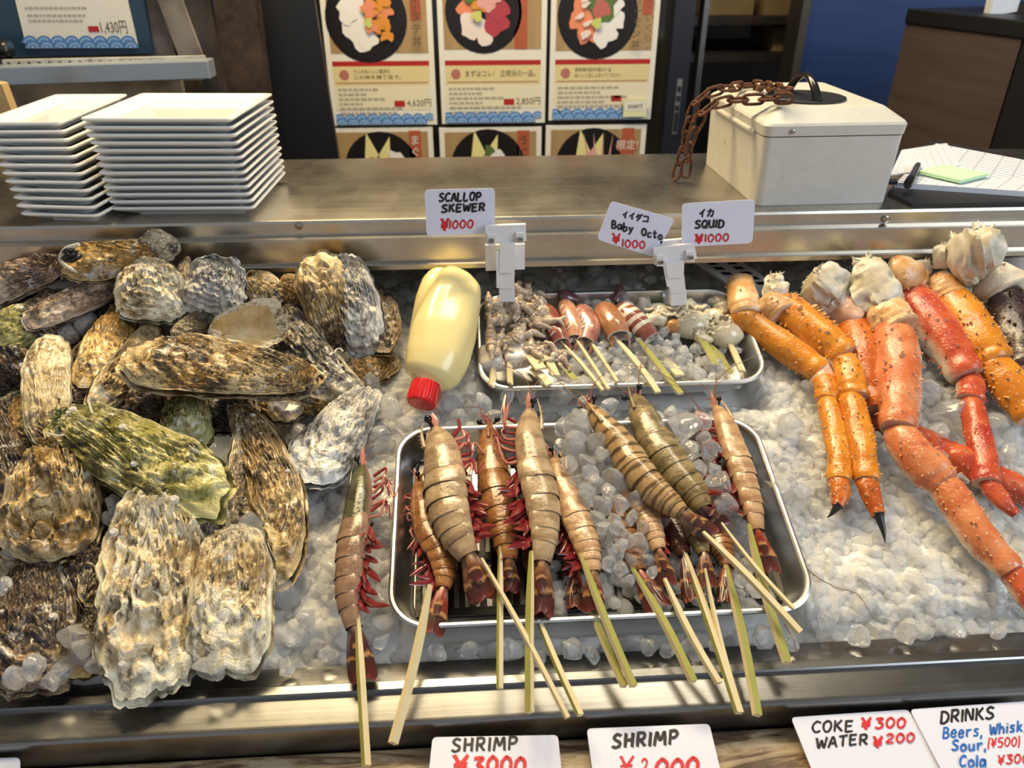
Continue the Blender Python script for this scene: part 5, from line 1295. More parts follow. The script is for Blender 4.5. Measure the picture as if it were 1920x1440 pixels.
# ------------------------------------------------------------------ the heap of oysters
def mat_oyster(name, dark, tan, cream, pos=(.30, .46, .60, .72), stain=None, stain_amt=0.0, ring=1.0, rough=.36):
    n = NT(name)
    uv = n.n('ShaderNodeTexCoord')
    oi = n.n('ShaderNodeObjectInfo')
    def uvn(sx, sy, detail, dist=0.0):
        mp = n.n('ShaderNodeMapping'); mp.inputs['Scale'].default_value = (sx, sy, 1); n.l(uv.outputs['UV'], mp.inputs['Vector'])
        cb_ = n.n('ShaderNodeCombineXYZ'); n.l(n.math('MULTIPLY', oi.outputs['Random'], 37.0), cb_.inputs[2]); n.l(cb_.outputs[0], mp.inputs['Location'])
        return n.noise(mp.outputs[0], 1.0, detail, .6, dist)
    rings = uvn(7, 34, 4, .6); rad = uvn(46, 3.0, 4, .4)
    big = n.noise(n.coord('Object', (17, 17, 17), rand=31.0), 1.0, 5, .66, .7); fine = n.noise(n.coord('Object', (190, 190, 190), rand=17.0), 1.0, 4, .65)
    t = n.math('ADD', n.math('MULTIPLY', rings, .34 * ring), n.math('ADD', n.math('MULTIPLY', rad, .20), n.math('ADD', n.math('MULTIPLY', big, .62 - .34 * (ring - 1)), n.math('MULTIPLY', fine, .36))))
    t = n.math('SUBTRACT', n.math('MULTIPLY', n.math('SUBTRACT', t, .76), 2.5), -.5)
    c = n.ramp(t, [(pos[0], dark), (pos[1], tan), (pos[2], cream), (pos[3], tuple(min(1, q * 1.25) for q in cream)), (1, (.80, .77, .70))])
    if stain is not None:
        s_ = n.noise(n.coord('Object', (19, 19, 19), rand=53.0), 1.0, 4, .6)
        m_ = n.n('ShaderNodeMapRange'); m_.inputs['From Min'].default_value = .47; m_.inputs['From Max'].default_value = .60; n.l(s_, m_.inputs['Value'])
        c = n.mix(n.math('MULTIPLY', m_.outputs[0], stain_amt), c, stain)
    # dark growth and chalky white wear, in patches of their own
    pm = n.noise(n.coord('Object', (38, 38, 38), rand=71.0), 1.0, 5, .7, .8); pr = n.n('ShaderNodeMapRange'); pr.inputs['From Min'].default_value = .57; pr.inputs['From Max'].default_value = .66; n.l(pm, pr.inputs['Value'])
    c = n.mix(n.math('MULTIPLY', pr.outputs[0], .8), c, tuple(q * .35 for q in dark))
    pw = n.noise(n.coord('Object', (30, 30, 30), rand=91.0), 1.0, 5, .7, .8); pr2 = n.n('ShaderNodeMapRange'); pr2.inputs['From Min'].default_value = .58; pr2.inputs['From Max'].default_value = .65; n.l(pw, pr2.inputs['Value'])
    c = n.mix(n.math('MULTIPLY', pr2.outputs[0], .75), c, (.80, .76, .68))
    sv = n.n('ShaderNodeSeparateXYZ'); n.l(uv.outputs['UV'], sv.inputs[0])       # the newest growth along the lip is pale
    lp = n.n('ShaderNodeMapRange'); lp.inputs['From Min'].default_value = .90; lp.inputs['From Max'].default_value = .99; n.l(n.math('ADD', sv.outputs['Y'], n.math('MULTIPLY', n.math('SUBTRACT', big, .5), .3)), lp.inputs['Value'])
    c = n.mix(n.math('MULTIPLY', lp.outputs[0], .62), c, tuple(min(.8, q * 1.15 + .08) for q in cream))
    n.set(Base_Color=c, Roughness=rough, Coat_Weight=.55, Coat_Roughness=.15, Specular_IOR_Level=.5)
    n.bump(n.math('ADD', n.math('MULTIPLY', rings, .7), n.math('ADD', n.math('MULTIPLY', fine, .5), n.math('MULTIPLY', rad, .5))), .95, .0034)
    return n.m
OY = dict(
    tan=mat_oyster('tan_oyster_shell', (.050, .034, .020), (.30, .185, .065), (.66, .49, .24), stain=(.34, .19, .04), stain_amt=.6),
    gold=mat_oyster('golden_oyster_shell', (.060, .034, .012), (.36, .20, .045), (.70, .48, .18), stain=(.42, .22, .035), stain_amt=.7),
    cream=mat_oyster('cream_oyster_shell', (.10, .075, .05), (.46, .33, .16), (.80, .70, .48), (.22, .36, .50, .64), stain=(.46, .29, .09), stain_amt=.55),
    white=mat_oyster('white_oyster_shell', (.085, .075, .07), (.42, .36, .27), (.78, .73, .62), (.22, .36, .48, .60), stain=(.12, .11, .12), stain_amt=.6),
    grey=mat_oyster('grey_oyster_shell', (.028, .028, .026), (.19, .16, .11), (.54, .46, .31), (.34, .48, .62, .78), stain=(.34, .22, .08), stain_amt=.45),
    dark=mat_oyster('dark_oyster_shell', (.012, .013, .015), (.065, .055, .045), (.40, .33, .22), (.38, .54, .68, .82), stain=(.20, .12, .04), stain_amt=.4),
    olive=mat_oyster('mossy_oyster_shell', (.045, .042, .016), (.28, .235, .055), (.58, .52, .21), (.28, .42, .56, .72), stain=(.30, .27, .03), stain_amt=.65),
    pinkish=mat_oyster('pinkish_brown_oyster_shell', (.06, .036, .024), (.26, .165, .10), (.50, .38, .26), stain=(.22, .10, .05), stain_amt=.5, ring=.7),
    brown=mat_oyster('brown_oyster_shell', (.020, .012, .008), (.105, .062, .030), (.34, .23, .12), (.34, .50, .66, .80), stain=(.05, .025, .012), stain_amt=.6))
M['nacre'] = _stained('yellowed_shell_lining', (.46, .27, .07), (.76, .60, .34), 30, .18)
M['barnacle'] = plain('pale_barnacle', (.62, .58, .52), .6)
M['worm'] = plain('white_worm_tube', (.66, .62, .52), .55)
M['moss'] = plain('green_weed', (.05, .085, .018), .6)
M['mussel'] = plain('tiny_black_mussel', (.014, .015, .018), .18)
NR, NPH = 44, 110
def oyster(hinge, lip, wpx, h, label, kind='tan', roll=0, pitch=None, bend=0.0, taper=.30, dome=.30, deep=.34, rag=.07, terr=7, seed=0, gape=0.0, two=True, extras=(), open_=False, group=None, hl=None, lean=.5, rough=1.0):
    """hinge, lip: the pixels of the shell's two ends; h, hl: their heights over the ice"""
    rr = wpx * .00062 * .46; A = clear(*hinge, h, rr * .8); B = clear(*lip, h if hl is None else hl, rr * .8); ax = nrm(B - A); L = np.linalg.norm(B - A); Wd = wpx * pxsize((A + B) / 2); c = (A + B) / 2
    nn = nrm(BN * (1 - lean) + nrm(CAMP - c) * lean); nn = nrm(nn - ax * np.dot(nn, ax)); sd = np.cross(nn, ax)
    a = R(roll); nn, sd = nn * math.cos(a) + sd * math.sin(a), sd * math.cos(a) - nn * math.sin(a)
    rho = np.linspace(0, 1, NR) ** .85; ph = np.linspace(-PI, PI, NPH, endpoint=False)
    RH, PH = np.meshgrid(rho, ph, indexing='ij')
    fx = -.72; sg = seed * 11.3
    ex, ey = [np.sign(f_) * np.abs(f_) ** .80 for f_ in (np.cos(ph), np.sin(ph))]
    edge = 1 + rag * (fbm(ex * 1.6 + sg, ey * 1.6, 0.0, seed, 2) * 1.6) + rag * .55 * fbm(ex * 7 + sg, ey * 7, 1.0, seed + 1, 2)
    ux = fx + (ex * edge - fx) * RH; uy = (ey * edge) * RH
    q = np.clip((np.abs(ux / np.maximum(edge, .2)) ** 2.5 + np.abs(uy / np.maximum(edge, .2)) ** 2.5) ** .4, 0, 1.0)
    tp = 1 + taper * (.55 * ux - .25 * np.minimum(0, ux + .55) ** 2 * 2)
    x = ux * L / 2; y = uy * tp * Wd / 2 + bend * Wd * (ux ** 2 - .5)
    jit = fbm(np.cos(PH) * 2.2 + sg, np.sin(PH) * 2.2, RH * 2.5, seed + 3, 2)
    phs = RH * terr + jit * 1.3; saw = phs - np.floor(phs)
    step = (saw ** 1.6 - .45)
    fr = fbm(x / Wd * 3 + sg, y / Wd * 3, 0.5, seed + 5, 3); fr2 = fbm(x / Wd * 11 + sg, y / Wd * 11, 0.5, seed + 6, 2); rib = np.sin(PH * 17 + 5 * jit + seed) * np.clip(RH, 0, 1)
    ewave = .10 * fbm(ex * 2.5 + sg, ey * 2.5, 3.0, seed + 9, 2)[None] * RH ** 3
    def valve(sign, dm, off, grow):
        D = dm * Wd * (1 - q ** 2.1) ** .75
        inten = np.clip((1 - RH) * 6, 0, 1)
        D = D + Wd * rough * (.075 * step * np.clip(RH * 4, 0, 1) + .11 * fr * inten + .045 * fr2 * inten + .012 * rib * inten)
        z = sign * np.maximum(D, .002 * Wd) + off + Wd * ewave
        g = 1 + grow * RH ** 4 + .022 * step
        return c + (x * g)[..., None] * ax + (y * g)[..., None] * sd + z[..., None] * nn
    root = thing('oyster', c - nn * deep * Wd * .6, label, 'oyster', group)
    m = OY[kind]
    if open_:      # an empty half shell, hollow side up
        D = -dome * Wd * (1 - q ** 2.4) + Wd * .02 * fr
        top = c + x[..., None] * ax + y[..., None] * sd + (D + Wd * ewave)[..., None] * nn
        rim = RH > .84
        b = MB(); b.grid(top, cv=True, U=rho, V=None)
        sel = [k for k, f in enumerate(b.f) if rho[min(NR - 1, k // NPH)] > .82]
        lin = MB(); lin.v, lin.n = b.v, b.n; lin.f = [f for k, f in enumerate(b.f) if rho[k // NPH] <= .80]; lin.uv = [u for k, u in enumerate(b.uv) if rho[k // NPH] <= .80]; lin.m = [0] * len(lin.f)
        rimb = MB(); rimb.v, rimb.n = b.v, b.n; rimb.f = [f for k, f in enumerate(b.f) if rho[k // NPH] > .80]; rimb.uv = [u for k, u in enumerate(b.uv) if rho[k // NPH] > .80]; rimb.m = [0] * len(rimb.f)
        und = valve(-1, dome + .10, -.004 * 1, .01); rimb.grid(und[:, ::-1], cv=True)
        build('shell', rimb, m, root, angle=0); build('shell_lining', lin, M['nacre'], root, angle=0)
        return root
    def put(name, sign, dm, off, grow):
        P = valve(sign, dm, off, grow); b = MB()
        if sign < 0: P = P[:, ::-1]
        nu, nv = P.shape[:2]; vv = np.linspace(0, 1, nv + 1); F_, T_ = [], []
        b.grid(P, cv=True)
        # uv: x round the shell, y out from the hinge
        b.uv = [[(t[1], t[0]) for t in u] for u in b.uv]
        return build(name, b, m, root, angle=0)
    up = put('upper_shell', 1, dome, Wd * (.015 + gape), 0.0)
    if two: put('lower_shell', -1, deep, -Wd * .015, .06)
    rn = random.Random(seed)
    def onshell(fu, fv):
        i = int(np.clip(fu, 0, 1) * (NR - 1)); j = int((fv % 1) * NPH) % NPH
        return valve(1, dome, Wd * (.015 + gape), 0)[i, j]
    for kind_, k in extras:
        for i in range(k):
            o = onshell(rn.uniform(.3, .9), rn.random()); s_ = Wd * .05 * rn.uniform(.6, 1.2); b = MB()
            if kind_ == 'barnacle':
                b.tube([o - nn * s_ * .3, o + nn * s_ * .5, o + nn * s_ * .45, o + nn * s_ * .1], [s_, s_ * .55, s_ * .35, s_ * .25], 9, up=(1, 0, 0)); build('barnacle', b, M['barnacle'], up)
            elif kind_ == 'worm':
                P = [o + nn * .0006]; a0 = rn.uniform(0, 6)
                for t in range(6): a0 += rn.uniform(-.9, .9); P.append(P[-1] + (ax * math.cos(a0) + sd * math.sin(a0)) * Wd * .045)
                b.tube(spline(P, 16), .0010, 5); build('worm_tube', b, M['worm'], up)
    return root
def O(*a, **k):
    k.setdefault('seed', len([o for o in bpy.data.objects if o.name.startswith('oyster')]) + 1); return oyster(*a, **k)
# lower layer, seen in the gaps
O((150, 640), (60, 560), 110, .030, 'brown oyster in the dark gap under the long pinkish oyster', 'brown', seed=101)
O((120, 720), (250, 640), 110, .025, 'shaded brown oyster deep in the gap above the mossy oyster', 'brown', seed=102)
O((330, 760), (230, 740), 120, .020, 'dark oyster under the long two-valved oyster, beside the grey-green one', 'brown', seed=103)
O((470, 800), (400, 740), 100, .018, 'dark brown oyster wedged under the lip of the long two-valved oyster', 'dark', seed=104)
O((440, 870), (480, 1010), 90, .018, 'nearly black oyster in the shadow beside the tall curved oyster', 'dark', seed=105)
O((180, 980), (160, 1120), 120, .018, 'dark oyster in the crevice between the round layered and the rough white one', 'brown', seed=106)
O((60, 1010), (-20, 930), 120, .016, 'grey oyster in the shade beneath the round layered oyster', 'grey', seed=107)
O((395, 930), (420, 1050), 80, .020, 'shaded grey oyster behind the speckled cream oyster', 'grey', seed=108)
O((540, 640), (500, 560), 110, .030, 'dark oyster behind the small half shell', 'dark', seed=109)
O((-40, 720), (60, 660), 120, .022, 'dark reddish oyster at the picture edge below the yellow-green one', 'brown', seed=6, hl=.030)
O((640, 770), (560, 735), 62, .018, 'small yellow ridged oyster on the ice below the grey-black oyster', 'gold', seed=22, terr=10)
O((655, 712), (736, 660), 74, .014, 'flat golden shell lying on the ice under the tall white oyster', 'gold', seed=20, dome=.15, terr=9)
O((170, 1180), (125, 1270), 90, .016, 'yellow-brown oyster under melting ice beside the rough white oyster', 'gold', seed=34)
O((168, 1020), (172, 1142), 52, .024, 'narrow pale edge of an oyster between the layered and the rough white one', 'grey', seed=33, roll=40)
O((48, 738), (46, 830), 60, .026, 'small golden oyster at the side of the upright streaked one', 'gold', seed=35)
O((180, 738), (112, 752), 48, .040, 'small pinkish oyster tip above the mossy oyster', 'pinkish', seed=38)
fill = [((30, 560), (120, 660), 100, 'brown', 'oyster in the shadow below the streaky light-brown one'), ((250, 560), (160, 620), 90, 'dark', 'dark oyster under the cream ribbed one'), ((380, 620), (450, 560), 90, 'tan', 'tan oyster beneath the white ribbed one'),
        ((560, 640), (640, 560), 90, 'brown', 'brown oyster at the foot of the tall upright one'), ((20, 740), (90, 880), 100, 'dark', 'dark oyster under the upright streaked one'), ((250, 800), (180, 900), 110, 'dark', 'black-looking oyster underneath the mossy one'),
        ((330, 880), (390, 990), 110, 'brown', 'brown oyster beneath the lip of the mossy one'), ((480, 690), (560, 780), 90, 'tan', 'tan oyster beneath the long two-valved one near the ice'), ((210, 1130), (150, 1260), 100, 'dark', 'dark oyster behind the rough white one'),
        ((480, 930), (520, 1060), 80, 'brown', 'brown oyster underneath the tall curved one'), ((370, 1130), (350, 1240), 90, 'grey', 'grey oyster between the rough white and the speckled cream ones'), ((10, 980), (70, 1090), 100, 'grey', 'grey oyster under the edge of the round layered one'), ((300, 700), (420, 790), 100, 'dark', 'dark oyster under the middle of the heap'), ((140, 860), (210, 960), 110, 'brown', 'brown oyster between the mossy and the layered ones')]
for i, (a_, b_, w_, k_, l_) in enumerate(fill): O(a_, b_, w_, .012, l_, k_, seed=200 + i)  # filler oysters added under the heap, mostly dark shells to darken the gaps
# back rows
O((270, 438), (332, 478), 50, .085, 'grey-white oyster tip at the very top of the heap, against the steel shelf', 'grey', seed=3, hl=.075)
O((318, 475), (118, 497), 78, .078, 'golden-brown oyster with a white cord and tiny black mussels on its end', 'gold', seed=2, dome=.34, hl=.070, terr=5)
O((128, 492), (-40, 548), 74, .055, 'streaky light-brown oyster at the back beside the corded golden one', 'pinkish', seed=1, hl=.050)
O((-60, 660), (90, 585), 84, .052, 'yellow-green oyster at the picture edge under the long pinkish oyster', 'olive', seed=5)
O((244, 522), (48, 606), 58, .072, 'long smooth pinkish-brown oyster lying slantwise at the back', 'pinkish', seed=4, dome=.28, terr=4, rag=.04, hl=.064)
O((545, 575), (548, 516), 54, .052, 'small brown oyster behind the tall upright oyster', 'gold', seed=19)
O((470, 512), (522, 575), 64, .056, 'brown and white oyster end behind the white ribbed one', 'tan', seed=121)
O((345, 486), (342, 592), 44, .060, 'narrow edge-on oyster beside the white ribbed one', 'tan', seed=11, roll=-45)
O((418, 478), (392, 604), 118, .066, 'white ribbed oyster with grey streaks in the back row', 'white', seed=12, terr=9, rag=.10, hl=.052)
O((722, 545), (715, 660), 62, .030, 'dark golden-edged oyster behind the tall white one', 'brown', seed=18)
O((650, 480), (690, 665), 84, .068, 'tall white and tan oyster leaning on the tan upright one', 'white', seed=17, hl=.024, roll=-10, terr=8)
O((640, 650), (588, 476), 96, .030, 'tall upright tan oyster rising against the steel shelf', 'tan', seed=16, hl=.098, taper=.5, roll=12, terr=6)
O((300, 605), (178, 770), 64, .044, 'long grey-brown ridged oyster running down to the mossy oyster', 'tan', seed=10, roll=25, terr=9)
O((232, 575), (178, 735), 90, .046, 'yellow-brown knobbly oyster beneath the cream ribbed one', 'gold', seed=9)
O((288, 484), (282, 602), 122, .080, 'cream ribbed fan-shaped oyster with pale bands', 'cream', seed=7, terr=6, rag=.09, dome=.26, taper=.45, hl=.064)
O((418, 575), (330, 632), 46, .058, 'small pointed grey oyster hinge next to the half shell', 'grey', seed=14)
O((506, 562), (642, 752), 100, .048, 'long black and white speckled oyster curving down to the ice', 'dark', seed=15, bend=.22, hl=.030, terr=8, extras=(('barnacle', 3), ('worm', 4)))
O((396, 634), (538, 592), 92, .082, 'small empty half shell showing its golden lining', 'cream', seed=13, open_=True, dome=.20, taper=.2, lean=.95, hl=.084)
# middle rows
O((348, 740), (352, 850), 92, .034, 'grey-green oyster in the shade above the mossy oyster', 'olive', seed=32)
O((-30, 770), (28, 960), 92, .040, 'brown oyster with a dark open slit at the picture edge', 'brown', seed=27, gape=.06)
O((86, 838), (88, 636), 82, .058, 'upright oyster with white and gold streaks between the dark gaps', 'cream', seed=8, terr=4, taper=.35)
O((696, 728), (568, 905), 112, .022, 'grey and white oyster standing on the ice beside the red cap', 'white', seed=23, hl=.034, taper=.5, terr=7, extras=(('worm', 3),))
O((590, 715), (250, 672), 126, .082, 'long two-valved brown oyster lying across the middle of the heap', 'tan', seed=21, dome=.20, deep=.28, gape=.035, terr=9, taper=.40, roll=-14, rag=.06, hl=.080)
O((452, 756), (545, 1080), 96, .040, 'tall narrow curved oyster with a dark edge beside the ice', 'tan', seed=24, bend=-.30, hl=.022, roll=-14, terr=8, taper=.45, extras=(('barnacle', 5),))
O((452, 800), (432, 1000), 44, .044, 'thin folded edge of an oyster beside the mossy oyster', 'cream', seed=31, roll=50, hl=.030)
O((104, 778), (422, 936), 142, .076, 'large mossy yellow-green oyster with barnacles and weed', 'olive', seed=25, dome=.24, taper=.25, terr=5, hl=.068, extras=(('barnacle', 9), ('worm', 5)))
O((120, 822), (78, 1052), 164, .062, 'round layered tan oyster with thick stepped growth lines', 'tan', seed=26, terr=4, dome=.34, taper=.38, hl=.044, rag=.05, rough=1.9)
# front row
O((70, 1040), (60, 1300), 146, .034, 'dark streaky oyster in the front corner under wet ice', 'brown', seed=30, hl=.024, terr=9, extras=(('barnacle', 3),))
O((440, 978), (425, 1268), 150, .046, 'oval cream oyster with black speckles at the front of the heap', 'cream', seed=29, terr=6, taper=.2, hl=.026, extras=(('barnacle', 4), ('worm', 3)))
O((296, 922), (272, 1304), 180, .066, 'big rough white and tan oyster reaching down to the steel rail', 'cream', seed=28, terr=5, taper=.15, rag=.12, hl=.030, dome=.22, rough=1.6, extras=(('worm', 9), ('barnacle', 4)))

# the cord and tiny mussels on the golden oyster; weed tuft on the mossy one
go = [o for o in bpy.data.objects if o.get('label', '').startswith('golden-brown oyster with a white cord')][0]
b = MB(); b.tube(spline([clear(*p, .034) for p in [(148, 458, .098), (124, 466, .098), (113, 482, .094), (120, 496, .092), (150, 512, .086), (180, 522, .080)]], 40), .0022, 8); build('cord', b, M['worm'], go)
for x, y, a in [(128, 470, .4), (138, 476, 1.0), (134, 488, .2), (144, 483, .7), (126, 482, .5)]:
    c = clear(x, y, .094, .036); d = nrm(BX * math.cos(a) + BV * math.sin(a)); P = [c + d * .007 * t for t in (-1, -.6, 0, .6, 1)]; b = MB(); b.tube(P, [.0006, .0026, .0036, .0024, .0005], 10); build('tiny_mussel', b, M['mussel'], go)
mo = [o for o in bpy.data.objects if o.get('label', '').startswith('large mossy')][0]
b = MB(); rn = random.Random(4)
for k in range(60):
    c = bed(112 + rn.gauss(0, 9), 785 + rn.gauss(0, 12), .080); d = nrm([rn.gauss(0, 1), rn.gauss(0, 1), rn.gauss(.6, .6)]); b.tube([c, c + d * .004, c + d * .007 + BX * rn.gauss(0, .002)], [.0007, .0007, .0003], 4)
build('weed_tuft', b, M['moss'], mo)
LAB6, GR6 = 'clear wet ice chunk lying among the oysters', 'clear ice chunks among the oysters'
for x, y, s_, h in [(215, 945, 50, .050), (205, 970, 40, .046), (140, 1190, 56, .040), (150, 1225, 60, .034), (120, 1255, 50, .028), (180, 1245, 44, .034), (60, 1250, 54, .058), (30, 1270, 50, .05), (95, 1278, 40, .034), (380, 1250, 40, .04), (410, 1262, 36, .032), (465, 980, 46, .046), (420, 1150, 30, .07), (160, 610, 50, .04), (130, 625, 44, .04), (545, 770, 60, .014), (520, 760, 44, .02), (30, 490, 44, .03), (10, 1100, 40, .05), (20, 1040, 36, .05), (90, 555, 36, .05)]:
    chunk(x, y, h, s_, LAB6, GR6)
# ------------------------------------------------------------------ king crab legs
def mat_crab(name, back, back2, belly=(.72, .58, .42), belly_at=.31, soft=.07, rough=.26):
    n = NT(name); uv = n.n('ShaderNodeTexCoord'); sp = n.n('ShaderNodeSeparateXYZ'); n.l(uv.outputs['UV'], sp.inputs[0])
    f = n.noise(n.coord('Object', (38, 38, 38), rand=9.0), 1.0, 4, .6); g = n.noise(n.coord('Object', (300, 300, 300)), 1.0, 3)
    vo = n.n('ShaderNodeTexVoronoi'); vo.inputs['Scale'].default_value = 150; n.l(n.coord('Object', (1, 1, 1)), vo.inputs['Vector']); dots = vo.outputs['Distance']
    v = n.math('ADD', n.math('PINGPONG', sp.outputs['Y'], .5), n.math('MULTIPLY', n.math('SUBTRACT', f, .5), .22))
    m_ = n.n('ShaderNodeMapRange'); m_.interpolation_type = 'SMOOTHSTEP'; m_.inputs['From Min'].default_value = belly_at - soft; m_.inputs['From Max'].default_value = belly_at + soft; n.l(v, m_.inputs['Value'])
    n.set(Base_Color=n.mix(m_.outputs[0], n.mix(n.math('LESS_THAN', dots, .17), n.ramp(f, [(.34, back), (.62, back2)]), tuple(min(.8, .5 * a_ + .5 * b__) for a_, b__ in zip(back2, belly))), belly), Roughness=rough - .02, Coat_Weight=.12, Coat_Roughness=.08, Subsurface_Weight=.12, Subsurface_Scale=.003)
    n.bump(n.math('ADD', n.math('MULTIPLY', g, .6), f), .6, .0020)
    return n.m
KC = dict(orange=mat_crab('orange_crab_shell', (.56, .17, .012), (.72, .29, .025)), deep=mat_crab('deep_orange_crab_shell', (.44, .085, .012), (.62, .17, .02), belly_at=.44), salmon=mat_crab('salmon_crab_shell', (.56, .13, .045), (.70, .27, .11), (.78, .68, .54)),
          red=mat_crab('red_crab_shell', (.40, .035, .022), (.60, .12, .04), (.72, .60, .46)), pale=mat_crab('pale_crab_joint', (.62, .40, .20), (.74, .60, .42), (.78, .68, .55), .25), black=mat_crab('black_crab_shell', (.016, .010, .012), (.060, .032, .036), (.30, .14, .03), .46),
          mix=mat_crab('orange_white_crab_shell', (.60, .24, .04), (.76, .52, .28), (.78, .66, .50), .30))
M['meat'] = _stained('white_crab_meat', (.50, .42, .28), (.74, .70, .58), 34, .38)
M['joint'] = _stained('pink_joint_skin', (.56, .30, .20), (.68, .48, .36), 40, .3)
M['thorn'] = plain('black_thorn_tip', (.015, .010, .010), .35); M['thorn_pale'] = plain('pale_thorn', (.70, .40, .18), .35); M['claw'] = plain('black_claw_tip', (.018, .014, .014), .3)
def segment(name, root, pix, m, dl=0.0, thorns=26, thorn_m='thorn', flat=.80, seed=0, ends=(.72, 1.0), knob=.12, rnd=.13, tsize=1.0, cap_mat=None):
    """pix: (px, py, h, width) along one shell segment"""
    rn = random.Random(seed); n = 26
    K = np.array([list(clear(x, y, h, w * .00036)) + [w] for x, y, h, w in pix]); S_ = spline(K, 46); C = S_[:, :3]; t = np.linspace(0, 1, 46)
    r = S_[:, 3] / 2 * np.array([pxsize(c) for c in C])
    r = r * np.interp(t, [0, .03, .10, .5, .88, .95, 1], [ends[0], ends[0] + .14, .97, 1, 1.0 + knob * .6, 1.0 + knob, ends[1]]) * (1 + .05 * np.sin(t * PI) - .06 * np.exp(-((t - .84) / .05) ** 2))
    up = nrm(nrm(CAMP - C[20]) * .6 + BN * .4); th = np.arange(n) / n * 2 * PI; d_ = R(dl)
    L = np.sum(np.linalg.norm(np.diff(C, axis=0), axis=1))
    mul = 1 + rnd * fbm(np.cos(th)[None] * 1.3 + seed, np.sin(th)[None] * 1.3, t[:, None] * 4, seed, 2)
    P = sweep(C, up, r, r * flat, n, mul); b = MB(); nu = len(C); F_, T_ = [], []
    v0 = ((th - d_) / (2 * PI)) % 1.0
    for i in range(nu - 1):
        for j in range(n):
            j2 = (j + 1) % n; F_.append((i * n + j, (i + 1) * n + j, (i + 1) * n + j2, i * n + j2)); T_.append(((t[i], v0[j]), (t[i + 1], v0[j]), (t[i + 1], v0[j] + 1 / n), (t[i], v0[j] + 1 / n)))
    b.add(P.reshape(-1, 3), F_, 0, T_); b.add(P[0], [tuple(range(n))], 3); b.add(P[-1], [tuple(reversed(range(n)))], 3)
    T, U, S = frames(C, up)
    thorns = int(thorns * 1.5)
    for k in range(thorns):
        i = int((k + rn.uniform(.2, .8)) / thorns * 40) + 3; a = rn.choice([-95, -75, -40, -10, 20, 50, 80, 100]) + rn.uniform(-14, 14); a = R(a)
        d = U[i] * math.cos(a) + S[i] * math.sin(a); o = C[i] + U[i] * math.cos(a) * r[i] * flat + S[i] * math.sin(a) * r[i]; l = r[i] * rn.uniform(.11, .19) * tsize; dd = nrm(d + T[i] * .35)
        b.tube([o - d * l * .25, o + dd * l * .35, o + dd * l * .7], [l * .55, l * .40, l * .26], 7, 1); b.tube([o + dd * l * .62, o + dd * l * 1.1], [l * .27, l * .05], 6, 2)
    return build(name, b, [m, M['thorn_pale'] if thorn_m == 'thorn' else m, M[thorn_m], cap_mat or M['joint']], root, angle=45)
def meat(name, root, pix, seed=0, m='meat', flat=.85, amp=.34):
    K = np.array([list(clear(x, y, h, w * .00042)) + [w] for x, y, h, w in pix]); S_ = spline(K, 40); C = S_[:, :3]; r = S_[:, 3] / 2 * np.array([pxsize(c) for c in C]); n = 40
    t = np.linspace(0, 1, 40); th = np.arange(n) / n * 2 * PI; r = r * np.interp(t, [0, .04, .15, .9, 1], [.25, .62, .95, 1, .6])
    mul = 1 + amp * fbm(np.cos(th)[None] * 1.6 + seed * 3, np.sin(th)[None] * 1.6, t[:, None] * 3.5, seed, 4) + .10 * np.sin(th * 5 + seed)[None] * (1 - t)[:, None]
    rg = 1 - np.abs(fbm(np.cos(th)[None] * 2.2 + seed, np.sin(th)[None] * 2.2, t[:, None] * 2.4, seed + 4, 3)) * 2.2
    mul = mul * (.78 + .30 * np.clip(rg, -.6, 1)) if amp > .2 else mul
    P = sweep(C, nrm(CAMP - C[10]), r, r * flat, n, mul)
    if amp > .2:
        r_ = np.random.RandomState(seed); c0 = P.reshape(-1, 3).mean(0); R_ = np.abs(P - c0).max()
        for k in range(9):      # flat torn faces
            d = nrm(r_.normal(size=3)); o = R_ * r_.uniform(.42, .70); s_ = (P - c0) @ d - o; P = P - np.where(s_ > 0, s_ * .65, 0)[..., None] * d
    b = MB(); closed_sweep(b, P)
    rn = random.Random(seed)
    for k in range(12):      # torn rags at the cut end
        j = rn.randrange(n); o = P[2 + k % 3, j]; d = nrm(P[0, j] - C[6] + np.array([rn.gauss(0, .004) for _ in range(3)])); b.tube([o, o + d * r[8] * .22, o + d * r[8] * rn.uniform(.3, .5)], [r[8] * .12, r[8] * .06, r[8] * .015], 6)
    return build(name, b, M[m], root, angle=32 if amp > .2 else 60)
def claw(root, pix, seed=0, m=None):
    cl_ = segment('claw', root, pix[:-1], m or KC['deep'], thorns=9, seed=seed, ends=(.8, .9), knob=0, tsize=1.5, cap_mat=M['claw'])
    K = np.array([list(bed(x, y, h)) + [w] for x, y, h, w in pix[-2:]]); a, b_ = K[0, :3], K[1, :3]; r = K[0, 3] / 2 * pxsize(a)
    mid = lerp(a, b_, .55) + BX * r * .12; C = spline([a - (b_ - a) * .12, a, mid, b_], 14); b = MB(); b.tube(C, np.concatenate([[r * .98, r], np.linspace(r * .93, r * .05, 12)]), 12, up=BN); build('claw_tip', b, M['claw'], cl_)
def crab(label, loc, group=None): return thing('king_crab_leg', bed(*loc, 0), label, 'crab leg', group)

